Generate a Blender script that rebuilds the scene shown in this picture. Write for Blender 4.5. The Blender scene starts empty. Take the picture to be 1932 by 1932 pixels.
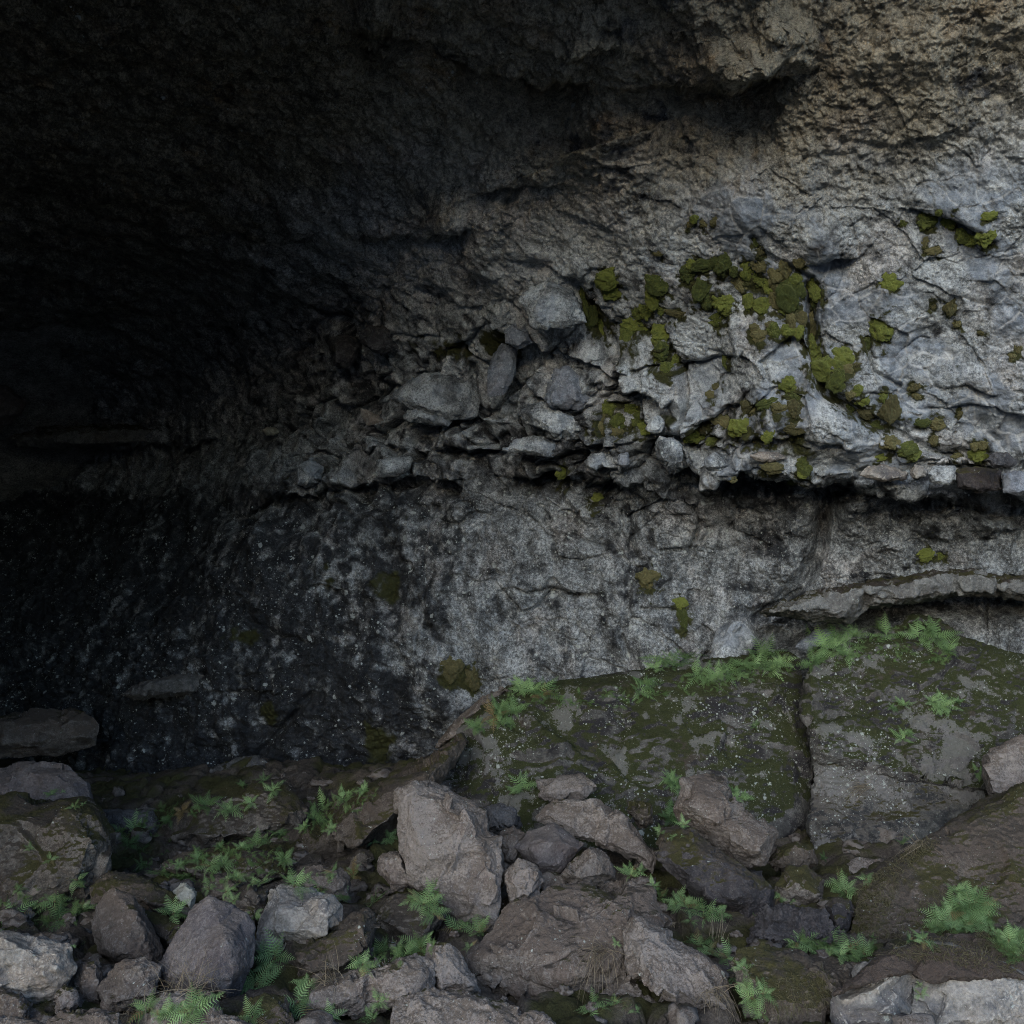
import bpy, bmesh, math, random
import numpy as np
from concurrent.futures import ThreadPoolExecutor
from mathutils import Vector, Matrix

random.seed(7)
C = bpy.context.scene
COL = C.collection

# ------------------------------------------------------------------ camera, sky, sun, exposure
TANH = 0.52                       # tangent of the half field of view
PITCH = math.radians(8.0)
CAMZ = 1.7
cam_d = bpy.data.cameras.new('camera')
cam_d.sensor_width = 36
cam_d.angle = 2 * math.atan(TANH)
cam_d.clip_start = 0.05
cam_d.clip_end = 2000
cam = bpy.data.objects.new('camera', cam_d)
COL.objects.link(cam)
cam.location = (0, 0, CAMZ)
cam.rotation_euler = (math.radians(90) + PITCH, 0, 0)
C.camera = cam

SUN_EL, SUN_AZ = math.radians(20), math.radians(198)   # azimuth clockwise from +Y
w = bpy.data.worlds.new('World')
C.world = w
w.use_nodes = True
nt = w.node_tree
bg = nt.nodes['Background']
sky = nt.nodes.new('ShaderNodeTexSky')
sky.sky_type = 'NISHITA'
sky.sun_disc = False
sky.sun_elevation = SUN_EL
sky.sun_rotation = SUN_AZ
sky.dust_density = 1.0
sky.air_density = 1.0
sky.ozone_density = 4.0
nt.links.new(sky.outputs[0], bg.inputs[0])
bg.inputs[1].default_value = 0.15

sun_d = bpy.data.lights.new('sun', 'SUN')
sun_d.energy = 0.7
sun_d.angle = math.radians(48)
sun_d.color = (0.92, 0.97, 1.0)
sun = bpy.data.objects.new('sun', sun_d)
COL.objects.link(sun)
sd = Vector((math.sin(SUN_AZ) * math.cos(SUN_EL), math.cos(SUN_AZ) * math.cos(SUN_EL), math.sin(SUN_EL)))
sun.rotation_euler = (-sd).to_track_quat('-Z', 'Y').to_euler()
sun.location = (4, -12, 20)

C.view_settings.view_transform = 'Standard'
C.view_settings.look = 'None'
C.view_settings.exposure = 1.45
C.view_settings.gamma = 1.0
C.view_settings.use_curve_mapping = False
C.render.engine = 'CYCLES'
C.cycles.max_bounces = 8
C.cycles.sample_clamp_indirect = 3.0
C.cycles.diffuse_bounces = 6
C.cycles.glossy_bounces = 2
C.cycles.transmission_bounces = 2
C.cycles.transparent_max_bounces = 4
C.cycles.pixel_filter_type = 'BLACKMAN_HARRIS'
C.cycles.filter_width = 1.0
C.cycles.use_denoising = True
C.cycles.denoiser = 'OPENIMAGEDENOISE'
C.cycles.denoising_input_passes = 'RGB_ALBEDO_NORMAL'
C.cycles.denoising_prefilter = 'NONE'

CP, SP = math.cos(PITCH), math.sin(PITCH)


def uv_of(x, y):
    return (np.asarray(x) - 966.0) / 966.0 * TANH, -(np.asarray(y) - 966.0) / 966.0 * TANH


def pt(x, y, d):
    """the point of the place seen at x, y (1932 units across the view) at forward distance d"""
    u, v = uv_of(x, y)
    d = np.asarray(d, dtype=float)
    return np.stack(np.broadcast_arrays(u * d, d * (CP - v * SP), CAMZ + d * (SP + v * CP)), -1)


def ground_depth(y, z=0.0):
    u, v = uv_of(0, y)
    s = -(SP + v * CP)
    return float((CAMZ - z) / max(s, 0.08))


# ------------------------------------------------------------------ noise
GR = np.array([[1, 1, 0], [-1, 1, 0], [1, -1, 0], [-1, -1, 0], [1, 0, 1], [-1, 0, 1], [1, 0, -1], [-1, 0, -1],
               [0, 1, 1], [0, -1, 1], [0, 1, -1], [0, -1, -1], [1, 1, 0], [0, -1, 1], [-1, 1, 0], [0, -1, -1]], np.float32)
CH = 1 << 15
POOL = ThreadPoolExecutor(4)


def chunked(f, P):
    P = np.ascontiguousarray(P, np.float32)
    n = len(P)
    if n <= CH:
        return f(P)
    parts = list(POOL.map(f, [P[i:i + CH] for i in range(0, n, CH)]))
    if isinstance(parts[0], tuple):
        return tuple(np.concatenate([p[k] for p in parts]) for k in range(len(parts[0])))
    return np.concatenate(parts)


def hsh(ix, iy, iz, seed):
    h = (ix * np.uint32(374761393)) ^ (iy * np.uint32(668265263)) ^ (iz * np.uint32(2147483647 - 1274126177)) ^ np.uint32((seed * 2654435761) & 0xffffffff)
    h = (h ^ (h >> np.uint32(13))) * np.uint32(1274126177)
    h = (h ^ (h >> np.uint32(16))) * np.uint32(2246822519)
    return h ^ (h >> np.uint32(15))


def _perlin(P, seed):
    i = np.floor(P)
    f = P - i
    i = i.astype(np.int32).astype(np.uint32)
    t = f * f * f * (f * (f * 6 - 15) + 10)
    out = 0
    one = np.uint32(1)
    for dx in (0, 1):
        wx = t[:, 0] if dx else 1 - t[:, 0]
        for dy in (0, 1):
            wy = t[:, 1] if dy else 1 - t[:, 1]
            for dz in (0, 1):
                wz = t[:, 2] if dz else 1 - t[:, 2]
                h = hsh(i[:, 0] + np.uint32(dx), i[:, 1] + np.uint32(dy), i[:, 2] + np.uint32(dz), seed) & np.uint32(15)
                g = GR[h]
                out = out + wx * wy * wz * (g[:, 0] * (f[:, 0] - dx) + g[:, 1] * (f[:, 1] - dy) + g[:, 2] * (f[:, 2] - dz))
    return out


def perlin(P, seed=0):
    return chunked(lambda q: _perlin(q, seed), P)


def fbm(P, scale, octv=4, seed=0, gain=0.5, kind='f'):
    """fractal noise: kind f plain, r ridged, b billowed; scale = feature size in metres"""
    s, a, out, tot = 1.0 / scale, 1.0, 0, 0
    for k in range(octv):
        n = perlin(P * np.float32(s) + np.float32(k * 17.3), seed + k)
        if kind == 'r':
            n = 1 - 2 * np.abs(n) * 1.6
        elif kind == 'b':
            n = np.abs(n) * 3.2 - 1
        out = out + a * n
        tot += a
        a *= gain
        s *= 2.03
    return out / tot


def _worley(P, seed):
    i = np.floor(P).astype(np.int32)
    b1 = np.full(len(P), 9.0, np.float32)
    b2 = np.full(len(P), 9.0, np.float32)
    hid = np.zeros(len(P), np.uint32)
    best = np.zeros((len(P), 3), np.float32)
    for dx in (-1, 0, 1):
        for dy in (-1, 0, 1):
            for dz in (-1, 0, 1):
                c = i + np.array([dx, dy, dz], np.int32)
                cu = c.astype(np.uint32)
                h = hsh(cu[:, 0], cu[:, 1], cu[:, 2], seed)
                q = c + np.stack([(h & np.uint32(1023)), ((h >> np.uint32(10)) & np.uint32(1023)), ((h >> np.uint32(20)) & np.uint32(1023))], 1).astype(np.float32) / 1023.0
                r = (P - q).astype(np.float32)
                d = (r * r).sum(1)
                m = d < b1
                b2 = np.where(m, b1, np.minimum(b2, d))
                b1 = np.where(m, d, b1)
                hid = np.where(m, h, hid)
                best[m] = r[m]
    return np.sqrt(b1), np.sqrt(b2), hid, best


def worley(P, scale, seed=0):
    return chunked(lambda q: _worley(q / np.float32(scale), seed), P)


def facets(P, scale, seed=0, tilt=1.0):
    """broken rock: every cell of a cellular pattern is a tilted plane; returns (height in cell units, edge distance)"""
    f1, f2, h, r = worley(P, scale, seed)
    h2 = hsh(h, h >> np.uint32(3), h ^ np.uint32(991), seed + 5)
    g = np.stack([(h2 & np.uint32(1023)), ((h2 >> np.uint32(10)) & np.uint32(1023)), ((h2 >> np.uint32(20)) & np.uint32(1023))], 1).astype(np.float32) / 511.5 - 1
    return (g * r).sum(1) * tilt + ((h & np.uint32(255)).astype(np.float32) / 255 - .5) * 0.5, f2 - f1, (h2 & np.uint32(255)).astype(np.float32) / 255


def sstep(a, b, x):
    t = np.clip((x - a) / (b - a), 0, 1)
    return t * t * (3 - 2 * t)


# ------------------------------------------------------------------ mesh helpers
def mesh_from(name, co, quads=None, tris=None):
    me = bpy.data.meshes.new(name)
    co = np.ascontiguousarray(co, np.float32)
    f = quads if quads is not None else tris
    k = 4 if quads is not None else 3
    f = np.ascontiguousarray(f, np.int32)
    me.vertices.add(len(co))
    me.vertices.foreach_set('co', co.ravel())
    me.loops.add(f.size)
    me.loops.foreach_set('vertex_index', f.ravel())
    me.polygons.add(len(f))
    me.polygons.foreach_set('loop_start', np.arange(0, f.size, k, dtype=np.int32))
    me.update(calc_edges=True)
    me.polygons.foreach_set('use_smooth', np.ones(len(f), bool))
    me.update()
    return me


def grid_quads(nr, nc):
    a = np.arange(nr * nc).reshape(nr, nc)
    return np.stack([a[:-1, :-1].ravel(), a[1:, :-1].ravel(), a[1:, 1:].ravel(), a[:-1, 1:].ravel()], 1)


def add_attr(me, name, rgba):
    at = me.attributes.new(name, 'FLOAT_COLOR', 'POINT')
    at.data.foreach_set('color', np.ascontiguousarray(rgba, np.float32).ravel())


def link(name, me, mat=None, parent=None):
    o = bpy.data.objects.new(name, me)
    COL.objects.link(o)
    if mat is not None and not me.materials:
        me.materials.append(mat)
    if parent is not None:
        o.parent = parent
    return o


def tag(o, label=None, cat=None, group=None, kind=None):
    if label: o['label'] = label
    if cat: o['category'] = cat
    if group: o['group'] = group
    o['kind'] = kind or 'thing'
    return o


# ------------------------------------------------------------------ materials
class NT:
    def __init__(s, name):
        s.m = bpy.data.materials.new(name)
        s.m.use_nodes = True
        s.t = s.m.node_tree
        s.b = s.t.nodes['Principled BSDF']
        s.b.inputs['Roughness'].default_value = 0.9
        s.b.inputs['Specular IOR Level'].default_value = 0.25
        s.geo = s.t.nodes.new('ShaderNodeNewGeometry')

    def node(s, t, **kw):
        n = s.t.nodes.new(t)
        for k, v in kw.items():
            setattr(n, k, v)
        return n

    def put(s, sock, v):
        if hasattr(v, 'is_output'):
            s.t.links.new(v, sock)
        else:
            if isinstance(v, (tuple, list)) and len(v) == 3 and sock.type == 'RGBA':
                v = (*v, 1)
            sock.default_value = v

    def pos(s, sc=(1, 1, 1)):
        if sc == (1, 1, 1):
            return s.geo.outputs['Position']
        m = s.node('ShaderNodeVectorMath', operation='MULTIPLY')
        s.t.links.new(s.geo.outputs['Position'], m.inputs[0])
        m.inputs[1].default_value = sc
        return m.outputs[0]

    def noise(s, scale, detail=4, rough=0.55, sc=(1, 1, 1), dist=0.0):
        n = s.node('ShaderNodeTexNoise')
        s.t.links.new(s.pos(sc), n.inputs['Vector'])
        n.inputs['Scale'].default_value = scale
        n.inputs['Detail'].default_value = detail
        n.inputs['Roughness'].default_value = rough
        n.inputs['Distortion'].default_value = dist
        return n.outputs['Fac']

    def voro(s, scale, feature='F1', out='Distance', rand=1.0):
        n = s.node('ShaderNodeTexVoronoi', feature=feature)
        s.t.links.new(s.pos(), n.inputs['Vector'])
        n.inputs['Scale'].default_value = scale
        n.inputs['Randomness'].default_value = rand
        return n.outputs[out]

    def ramp(s, fac, a, b):
        n = s.node('ShaderNodeMapRange', interpolation_type='SMOOTHSTEP')
        s.put(n.inputs[0], fac)
        n.inputs[1].default_value = a
        n.inputs[2].default_value = b
        return n.outputs[0]

    def math(s, op, a, b=0.0):
        n = s.node('ShaderNodeMath', operation=op)
        s.put(n.inputs[0], a)
        s.put(n.inputs[1], b)
        return n.outputs[0]

    def mul(s, a, b): return s.math('MULTIPLY', a, b)
    def add(s, a, b): return s.math('ADD', a, b)

    def clampf(s, a):
        n = s.node('ShaderNodeClamp')
        s.put(n.inputs[0], a)
        return n.outputs[0]

    def mix(s, fac, a, b, mode='MIX'):
        n = s.node('ShaderNodeMix', data_type='RGBA', blend_type=mode)
        s.put(n.inputs[0], fac)
        s.put(n.inputs[6], a)
        s.put(n.inputs[7], b)
        return n.outputs[2]

    def colors(s, fac, stops):
        n = s.node('ShaderNodeValToRGB')
        s.put(n.inputs[0], fac)
        e = n.color_ramp.elements
        while len(e) < len(stops):
            e.new(0.5)
        for k, (p, c) in enumerate(stops):
            e[k].position = p
            e[k].color = (*c, 1)
        return n.outputs[0]

    def attr(s, name):
        n = s.node('ShaderNodeAttribute', attribute_name=name)
        sp = s.node('ShaderNodeSeparateColor')
        s.t.links.new(n.outputs['Color'], sp.inputs[0])
        return sp.outputs[0], sp.outputs[1], sp.outputs[2], n.outputs['Alpha']

    def nz(s):
        x = s.node('ShaderNodeSeparateXYZ')
        s.t.links.new(s.geo.outputs['Normal'], x.inputs[0])
        return x.outputs[2]

    def bump(s, h, strength=0.5, dist=0.01, prev=None):
        n = s.node('ShaderNodeBump')
        n.inputs['Strength'].default_value = strength
        n.inputs['Distance'].default_value = dist
        s.put(n.inputs['Height'], h)
        if prev is not None:
            s.t.links.new(prev, n.inputs['Normal'])
        return n.outputs[0]

    def done(s, col, nrm=None, rough=None):
        s.put(s.b.inputs['Base Color'], col)
        if nrm is not None:
            s.t.links.new(nrm, s.b.inputs['Normal'])
        if rough is not None:
            s.put(s.b.inputs['Roughness'], rough)
        return s.m


def spots(m, scale, density, gate, wob, rmax=.42):
    """lichen thalli: round blotches of many sizes, some cells only; gate 0..1"""
    n = m.node('ShaderNodeTexVoronoi', feature='F1')
    m.t.links.new(m.geo.outputs['Position'], n.inputs['Vector'])
    n.inputs['Scale'].default_value = scale
    sp = m.node('ShaderNodeSeparateColor')
    m.t.links.new(n.outputs['Color'], sp.inputs[0])
    thr = m.math('SUBTRACT', 1.0, m.mul(gate, density))
    rad = m.clampf(m.mul(m.math('SUBTRACT', sp.outputs[0], thr), 4.0))
    rad = m.mul(rad, m.mul(m.add(m.mul(sp.outputs[1], .75), .25), rmax))
    d = m.add(n.outputs['Distance'], m.mul(m.add(wob, -.5), 1.0))
    return m.ramp(m.math('SUBTRACT', d, rad), .04, -.04)


def wall_material():
    m = NT('cave rock')
    dark, brown, blue, moss = m.attr('mask')
    lich, pink, ochre, white = m.attr('mask2')
    bed_shade, pale, streak, _u = m.attr('mask3')
    n2 = m.noise(6, 9, .72)
    n3 = m.noise(34, 6, .75)
    n4 = m.noise(110, 3, .65)
    g = m.noise(75, 4, .8)
    tone = m.add(m.add(m.mul(n2, .42), m.mul(n3, .58)), m.mul(m.add(g, -.5), .42))
    tone = m.add(tone, m.mul(m.add(m.noise(2.3, 6, .62), -.5), .16))
    tone = m.add(tone, m.add(m.mul(bed_shade, -.08), m.mul(pale, -.012)))
    tone = m.add(tone, m.mul(m.mul(bed_shade, streak), -.06))
    base = m.colors(tone, [(.28, (.03, .031, .032)), (.39, (.115, .123, .128)), (.48, (.285, .305, .315)), (.62, (.55, .58, .59))])
    base = m.mix(pink, base, m.mix(1.0, base, (1.06, .97, .92), 'MULTIPLY'))
    base = m.mix(brown, base, m.mix(1.0, base, (.74, .62, .45), 'MULTIPLY'))
    base = m.mix(ochre, base, m.mix(1.0, base, (1.0, .74, .45), 'MULTIPLY'))
    bluec = m.colors(m.add(m.mul(m.noise(9, 8, .7), .7), m.mul(n3, .3)), [(.32, (.08, .10, .125)), (.5, (.20, .23, .27)), (.68, (.42, .445, .47))])
    base = m.mix(blue, base, bluec)
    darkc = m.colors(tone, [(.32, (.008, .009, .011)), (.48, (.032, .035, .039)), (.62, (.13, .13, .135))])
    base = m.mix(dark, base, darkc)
    base = m.mix(white, base, (.55, .55, .54))
    gate = m.clampf(m.add(m.add(lich, -.28), m.mul(m.add(m.noise(2.4, 6, .72), -.5), 5.5)))
    fl = spots(m, 11, .40, gate, n3)
    fl = m.math('MAXIMUM', fl, spots(m, 25, .50, gate, n3))
    fl = m.math('MAXIMUM', fl, m.mul(spots(m, 52, .42, gate, n4), .45))
    base = m.mix(m.mul(fl, .75), base, m.mix(m.add(m.mul(n3, .6), m.mul(n2, .4)), (.20, .245, .245), (.56, .58, .55)))
    mossc = m.mix(m.noise(30, 4), (.012, .014, .005), (.05, .052, .015))
    base = m.mix(moss, base, mossc)
    b = m.bump(m.add(n3, m.mul(n4, .5)), .8, .022)
    b = m.bump(m.noise(300, 3, .6), .35, .004, b)
    return m.done(base, b, m.add(.78, m.mul(n3, .2)))


def m_val(v): return v


def rock_material(name, lo, mid, hi, dust=(.13, .105, .085), dust_amt=.5, moss_amt=.2, lichen=.3, stain=0.0, stain_col=(.05, .055, .075),
                  moss_col=((.016, .015, .006), (.055, .05, .016)), bump=1.0, streak=False, crust_at=.56, brown_at=.46, bare=0.0):
    m = NT(name)
    n1 = m.noise(2.6, 5, .6)
    n2 = m.noise(12, 8, .68)
    n3 = m.noise(60, 6, .7)
    n4 = m.noise(190, 3, .6)
    tone = m.add(m.mul(n2, .55), m.mul(n3, .45))
    base = m.colors(tone, [(.31, lo), (.5, mid), (.68, hi)])
    base = m.mix(m.mul(m.ramp(n1, .42, .66), .6), base, m.mix(1.0, base, (.86, .74, .68), 'MULTIPLY'))
    pale = m.ramp(m.noise(5.5, 7, .7), .53, .66)
    base = m.mix(m.mul(pale, .45), base, hi)
    if stain > 0:
        st = m.mul(m.ramp(m.noise(3.1, 5, .6, (1, 1, 1.4) if not streak else (2.2, 2.2, .5), .4), .56 - .12 * stain, .66 - .12 * stain), min(1, stain))
        base = m.mix(st, base, stain_col)
    up = m.nz()
    pt_ = m.ramp(m.geo.outputs['Pointiness'], .515, .60)
    crust = m.mul(m.ramp(m.add(m.mul(pt_, .45), m.noise(8, 7, .72)), .60, .74), .6)
    cr2 = m.mul(m.ramp(m.add(m.noise(2.4, 7, .7), m.mul(m.add(m.noise(70, 4, .8), -.5), .9)), crust_at, crust_at + .09), .6)
    crust = m.math('MAXIMUM', crust, cr2)
    dn = m.add(up, m.mul(m.add(m.noise(6, 6, .65), -.5), 1.6))
    dmask = m.mul(m.ramp(dn, .75 - .7 * dust_amt, 1.0 - .6 * dust_amt), min(1, dust_amt * 1.6))
    dcol = m.mix(m.add(m.mul(n3, .6), m.mul(n2, .4)), tuple(.5 * c for c in dust), tuple(1.5 * c for c in dust))
    base = m.mix(dmask, base, dcol)
    base = m.mix(crust, base, m.mix(n3, tuple(.62 * c for c in hi), tuple(1.2 * c for c in hi)))
    if moss_amt > 0:
        mn = m.add(m.mul(up, .42), m.noise(2.6, 9, .72, dist=.3))
        mm = m.ramp(mn, 1.09 - .62 * moss_amt, 1.15 - .62 * moss_amt)
        mcol = m.mix(m.add(m.mul(m.noise(50, 5, .75), .7), m.mul(m.noise(7, 3), .3)), moss_col[0], moss_col[1])
        mcol = m.mix(m.ramp(m.noise(3.1, 7, .7), brown_at, brown_at + .10), mcol, m.mix(n3, (.016, .013, .010), (.07, .057, .046)))
        base = m.mix(mm, base, mcol)
    if bare > 0:
        base = m.mix(m.mul(m.ramp(m.add(m.noise(2.6, 5, .62), m.mul(n3, .22)), .70 - .05 * bare, .72 - .05 * bare), .6), base, m.mix(n3, (.10, .097, .095), (.19, .185, .18)))
    if lichen > 0:
        gate = m.clampf(m.add(lichen - .35, m.mul(m.add(m.noise(2.3, 6, .72), -.5), 6.0)))
        fl = spots(m, 16, .30, gate, n3)
        fl = m.math('MAXIMUM', fl, spots(m, 40, .42, gate, n3))
        fl = m.math('MAXIMUM', fl, m.mul(spots(m, 85, .42, gate, n4), .8))
        base = m.mix(m.mul(fl, .8), base, m.mix(m.add(m.mul(n3, .6), m.mul(n2, .4)), (.17, .20, .185), (.46, .48, .44)))
    b = m.bump(m.add(n3, m.mul(n4, .5)), .8 * bump, .016)
    b = m.bump(m.noise(420, 3, .6), .3, .003, b)
    return m.done(base, b, .9)


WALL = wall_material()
M = {
    'grey':   rock_material('grey dusty basalt', (0.037, 0.032, 0.029), (0.120, 0.104, 0.094), (0.248, 0.222, 0.204), dust=(0.098, 0.080, 0.066), dust_amt=.65, moss_amt=.24, lichen=.45, crust_at=.50),
    'brown':  rock_material('brown dusty basalt', (0.031, 0.026, 0.021), (0.095, 0.080, 0.070), (0.202, 0.181, 0.164), dust=(0.084, 0.067, 0.056), dust_amt=.75, moss_amt=.33, lichen=.35, crust_at=.54),
    'purple': rock_material('purple grey basalt', (0.034, 0.029, 0.029), (0.100, 0.088, 0.088), (0.183, 0.168, 0.165), dust=(0.090, 0.075, 0.065), dust_amt=.3, moss_amt=.03, lichen=.05, stain=.45, stain_col=(0.046, 0.042, 0.051)),
    'pale':   rock_material('pale stained basalt', (0.065, 0.061, 0.055), (0.219, 0.204, 0.183), (0.389, 0.367, 0.330), dust=(0.146, 0.125, 0.104), dust_amt=.25, moss_amt=.08, lichen=.3, stain=.6, stain_col=(0.045, 0.049, 0.061)),
    'stone':  rock_material('pale yellowish stone', (.11, .105, .08), (.26, .25, .20), (.42, .41, .35), dust=(.18, .16, .13), dust_amt=.1, moss_amt=.0, lichen=.2),
    'dark':   rock_material('dark basalt', (.012, .013, .015), (.042, .043, .048), (.13, .13, .134), dust=(.085, .075, .067), dust_amt=.3, moss_amt=.2, lichen=.3),
    'ridged': rock_material('dark ridged basalt', (.012, .011, .012), (.04, .037, .039), (.11, .10, .10), dust=(.08, .07, .063), dust_amt=.2, moss_amt=.05, lichen=0, bump=1.5),
    'violet': rock_material('dark blue violet basalt', (0.012, 0.012, 0.013), (0.033, 0.030, 0.032), (0.088, 0.078, 0.076), dust=(0.062, 0.051, 0.036), dust_amt=.3, moss_amt=.66, lichen=.2),
    'mossy':  rock_material('mossy basalt', (0.019, 0.017, 0.015), (0.070, 0.061, 0.052), (0.193, 0.172, 0.150), dust=(0.070, 0.056, 0.042), dust_amt=.5, moss_amt=.72, lichen=.30),
    'slab':   rock_material('mossy slab basalt', (0.016, 0.016, 0.015), (0.055, 0.053, 0.050), (0.137, 0.132, 0.122), dust=(0.040, 0.036, 0.029), dust_amt=.25, moss_amt=.76, lichen=.9, stain=.9, stain_col=(0.013, 0.012, 0.014), brown_at=.56, bare=.3, moss_col=((0.008, 0.010, 0.004), (0.040, 0.046, 0.013))),
    'earth':  rock_material('earthy mossy basalt', (0.017, 0.015, 0.012), (0.052, 0.043, 0.034), (0.124, 0.106, 0.092), dust=(0.060, 0.047, 0.038), dust_amt=.8, moss_amt=.62, lichen=.15),
    'wallrock': WALL,
    'dim':    rock_material('dim basalt', (.02, .021, .022), (.075, .075, .074), (.17, .172, .172), dust=(.085, .08, .073), dust_amt=.3, moss_amt=.1, lichen=.3),
    'shelf':  rock_material('rough shelf rock', (0.037, 0.037, 0.035), (0.111, 0.112, 0.108), (0.244, 0.247, 0.236), dust=(0.096, 0.090, 0.076), dust_amt=.5, moss_amt=.52, lichen=.45, bump=1.3),
    'wallblue': rock_material('blue grey wall rock', (.05, .057, .068), (.15, .17, .20), (.32, .35, .39), dust=(.2, .18, .16), dust_amt=.1, moss_amt=.05, lichen=.3),
    'patched': rock_material('bare patched basalt', (0.020, 0.020, 0.019), (0.066, 0.064, 0.059), (0.146, 0.141, 0.130), dust=(0.080, 0.072, 0.063), dust_amt=.5, moss_amt=.50, lichen=.85, bare=1.6, brown_at=.52, stain=.85, stain_col=(0.017, 0.018, 0.020)),
    'turf':   rock_material('brown turf', (0.023, 0.018, 0.015), (0.053, 0.041, 0.033), (0.106, 0.084, 0.070), dust=(0.064, 0.048, 0.039), dust_amt=.6, moss_amt=.40, lichen=0, bump=1.4),
}


# ------------------------------------------------------------------ the cave wall and roof
XS = [-700, -300, 0, 240, 480, 720, 960, 1200, 1440, 1680, 1932, 2200, 3700]
YS = [-700, -300, 0, 160, 320, 480, 640, 800, 900, 1000, 1150, 1300, 1500, 1750]
DT = np.array([
    [4.3, 4.3, 4.3, 4.3, 4.3, 4.3, 4.3, 4.5, 4.8, 5.0, 5.1, 5.2, 4.6],
    [5.2, 5.4, 5.4, 5.4, 5.4, 5.3, 5.4, 5.7, 6.0, 6.1, 6.1, 6.1, 5.2],
    [6.2, 7.0, 7.5, 7.6, 7.7, 7.7, 7.5, 7.1, 7.0, 7.0, 6.9, 6.8, 5.6],
    [7.0, 8.2, 8.9, 9.0, 9.0, 8.8, 8.5, 8.0, 7.6, 7.3, 7.2, 7.0, 5.8],
    [8.2, 9.6, 10.4, 10.4, 10.2, 9.6, 9.0, 8.5, 8.0, 7.7, 7.4, 7.2, 6.0],
    [9.5, 11.6, 12.6, 12.6, 11.7, 10.5, 9.6, 8.95, 8.4, 8.0, 7.7, 7.5, 6.3],
    [10.5, 13.0, 15.5, 15.5, 13.9, 11.9, 10.5, 9.4, 8.7, 8.3, 8.0, 7.8, 6.6],
    [11.0, 14.5, 18.5, 17.5, 14.6, 12.3, 10.9, 9.8, 9.0, 8.6, 8.3, 8.1, 6.9],
    [11.0, 14.5, 18.5, 17.2, 13.8, 12.0, 11.0, 10.0, 9.4, 9.0, 8.7, 8.5, 7.2],
    [11.0, 14.5, 18.5, 16.5, 13.0, 11.8, 11.1, 10.5, 10.0, 9.7, 9.4, 9.2, 7.6],
    [11.0, 14.0, 17.0, 14.4, 12.4, 11.6, 11.1, 10.6, 10.3, 10.1, 9.8, 9.6, 7.9],
    [11.0, 13.5, 15.5, 13.3, 12.0, 11.5, 11.1, 10.7, 10.5, 10.3, 10.1, 10.0, 8.2],
    [10.8, 13.0, 14.2, 12.8, 12.1, 11.7, 11.3, 10.9, 10.7, 10.5, 10.3, 10.2, 8.4],
    [10.5, 12.8, 13.8, 12.8, 12.3, 11.9, 11.5, 11.2, 11.0, 10.8, 10.6, 10.5, 8.6]])


def hermite(xk, Y, x):
    """cubic interpolation along axis 0 of Y (knots xk) at x"""
    xk = np.asarray(xk, float)
    dl = np.diff(Y, axis=0) / np.diff(xk)[:, None]
    m = np.zeros_like(Y)
    m[1:-1] = (dl[1:] + dl[:-1]) / 2
    m[0], m[-1] = dl[0], dl[-1]
    x = np.clip(x, xk[0], xk[-1])
    k = np.clip(np.searchsorted(xk, x) - 1, 0, len(xk) - 2)
    h = (xk[k + 1] - xk[k])
    t = ((x - xk[k]) / h)[:, None]
    h = h[:, None]
    return (Y[k] * (2 * t ** 3 - 3 * t ** 2 + 1) + m[k] * h * (t ** 3 - 2 * t ** 2 + t) + Y[k + 1] * (-2 * t ** 3 + 3 * t ** 2) + m[k + 1] * h * (t ** 3 - t ** 2))


def wall_base(gx, gy):
    a = hermite(YS, DT, gy)            # rows
    return hermite(XS, a.T, gx).T      # (ny, nx)


def n1d(x, sc, seed):
    x = np.asarray(x, np.float32).ravel()
    return perlin(np.stack([x / sc, np.full_like(x, seed * 3.7), np.full_like(x, .5)], 1), seed)


LEDGES = [  # polyline, amplitude above (towards the viewer), its reach, amplitude below (into the rock), its reach, waviness
    ([(640, 40), (740, 70), (830, 103), (960, 155), (1100, 158), (1220, 168), (1350, 178), (1450, 160), (1560, 130)], .42, 110, .42, 80, 10),
    ([(420, 965), (560, 932), (700, 908), (900, 893), (1050, 905), (1200, 908), (1350, 903), (1480, 905), (1560, 915), (1700, 937), (1800, 942), (1932, 950), (2150, 960)], .38, 60, .65, 55, 9),
    ([(520, 862), (640, 850), (800, 846), (950, 852), (1060, 846), (1180, 835)], .18, 40, .42, 26, 8),
    ([(1590, 430), (1640, 405), (1700, 397), (1800, 412), (1880, 455)], .14, 40, .14, 30, 6),
    ([(1460, 520), (1540, 505), (1600, 490), (1650, 465), (1700, 425)], .16, 60, .14, 40, 6),
    ([(955, 365), (985, 335), (1060, 290), (1190, 252), (1280, 225)], .0, 40, -.30, 60, 6),
    ([(860, 390), (940, 360), (1000, 350), (1080, 345)], .18, 50, .15, 50, 6),
    ([(-60, 842), (40, 838), (100, 848), (200, 852), (300, 842), (425, 832)], .55, 38, .7, 60, 5),
    ([(160, 1310), (330, 1300), (580, 1304)], .16, 18, .14, 22, 4),
    ([(540, 1110), (600, 1105), (680, 1112)], .10, 30, .10, 18, 4),
    ([(940, 1105), (1060, 1112), (1180, 1124)], .12, 34, .10, 20, 4),
    ([(1240, 860), (1380, 830), (1500, 820), (1640, 845), (1720, 870)], .12, 40, .12, 26, 8),
    ([(1060, 760), (1150, 735), (1240, 745)], .2, 40, .25, 26, 6),
    ([(1680, 885), (1780, 880), (1925, 868)], .25, 40, .45, 22, 4),
    ([(1700, 770), (1760, 730), (1830, 735), (1900, 760)], .07, 30, .06, 20, 4),
    ([(430, 90), (560, 60), (660, 75), (760, 110)], .3, 60, .2, 50, 8),
    ([(500, 460), (640, 440), (800, 455), (900, 430)], .35, 60, .3, 60, 8),
]
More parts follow.
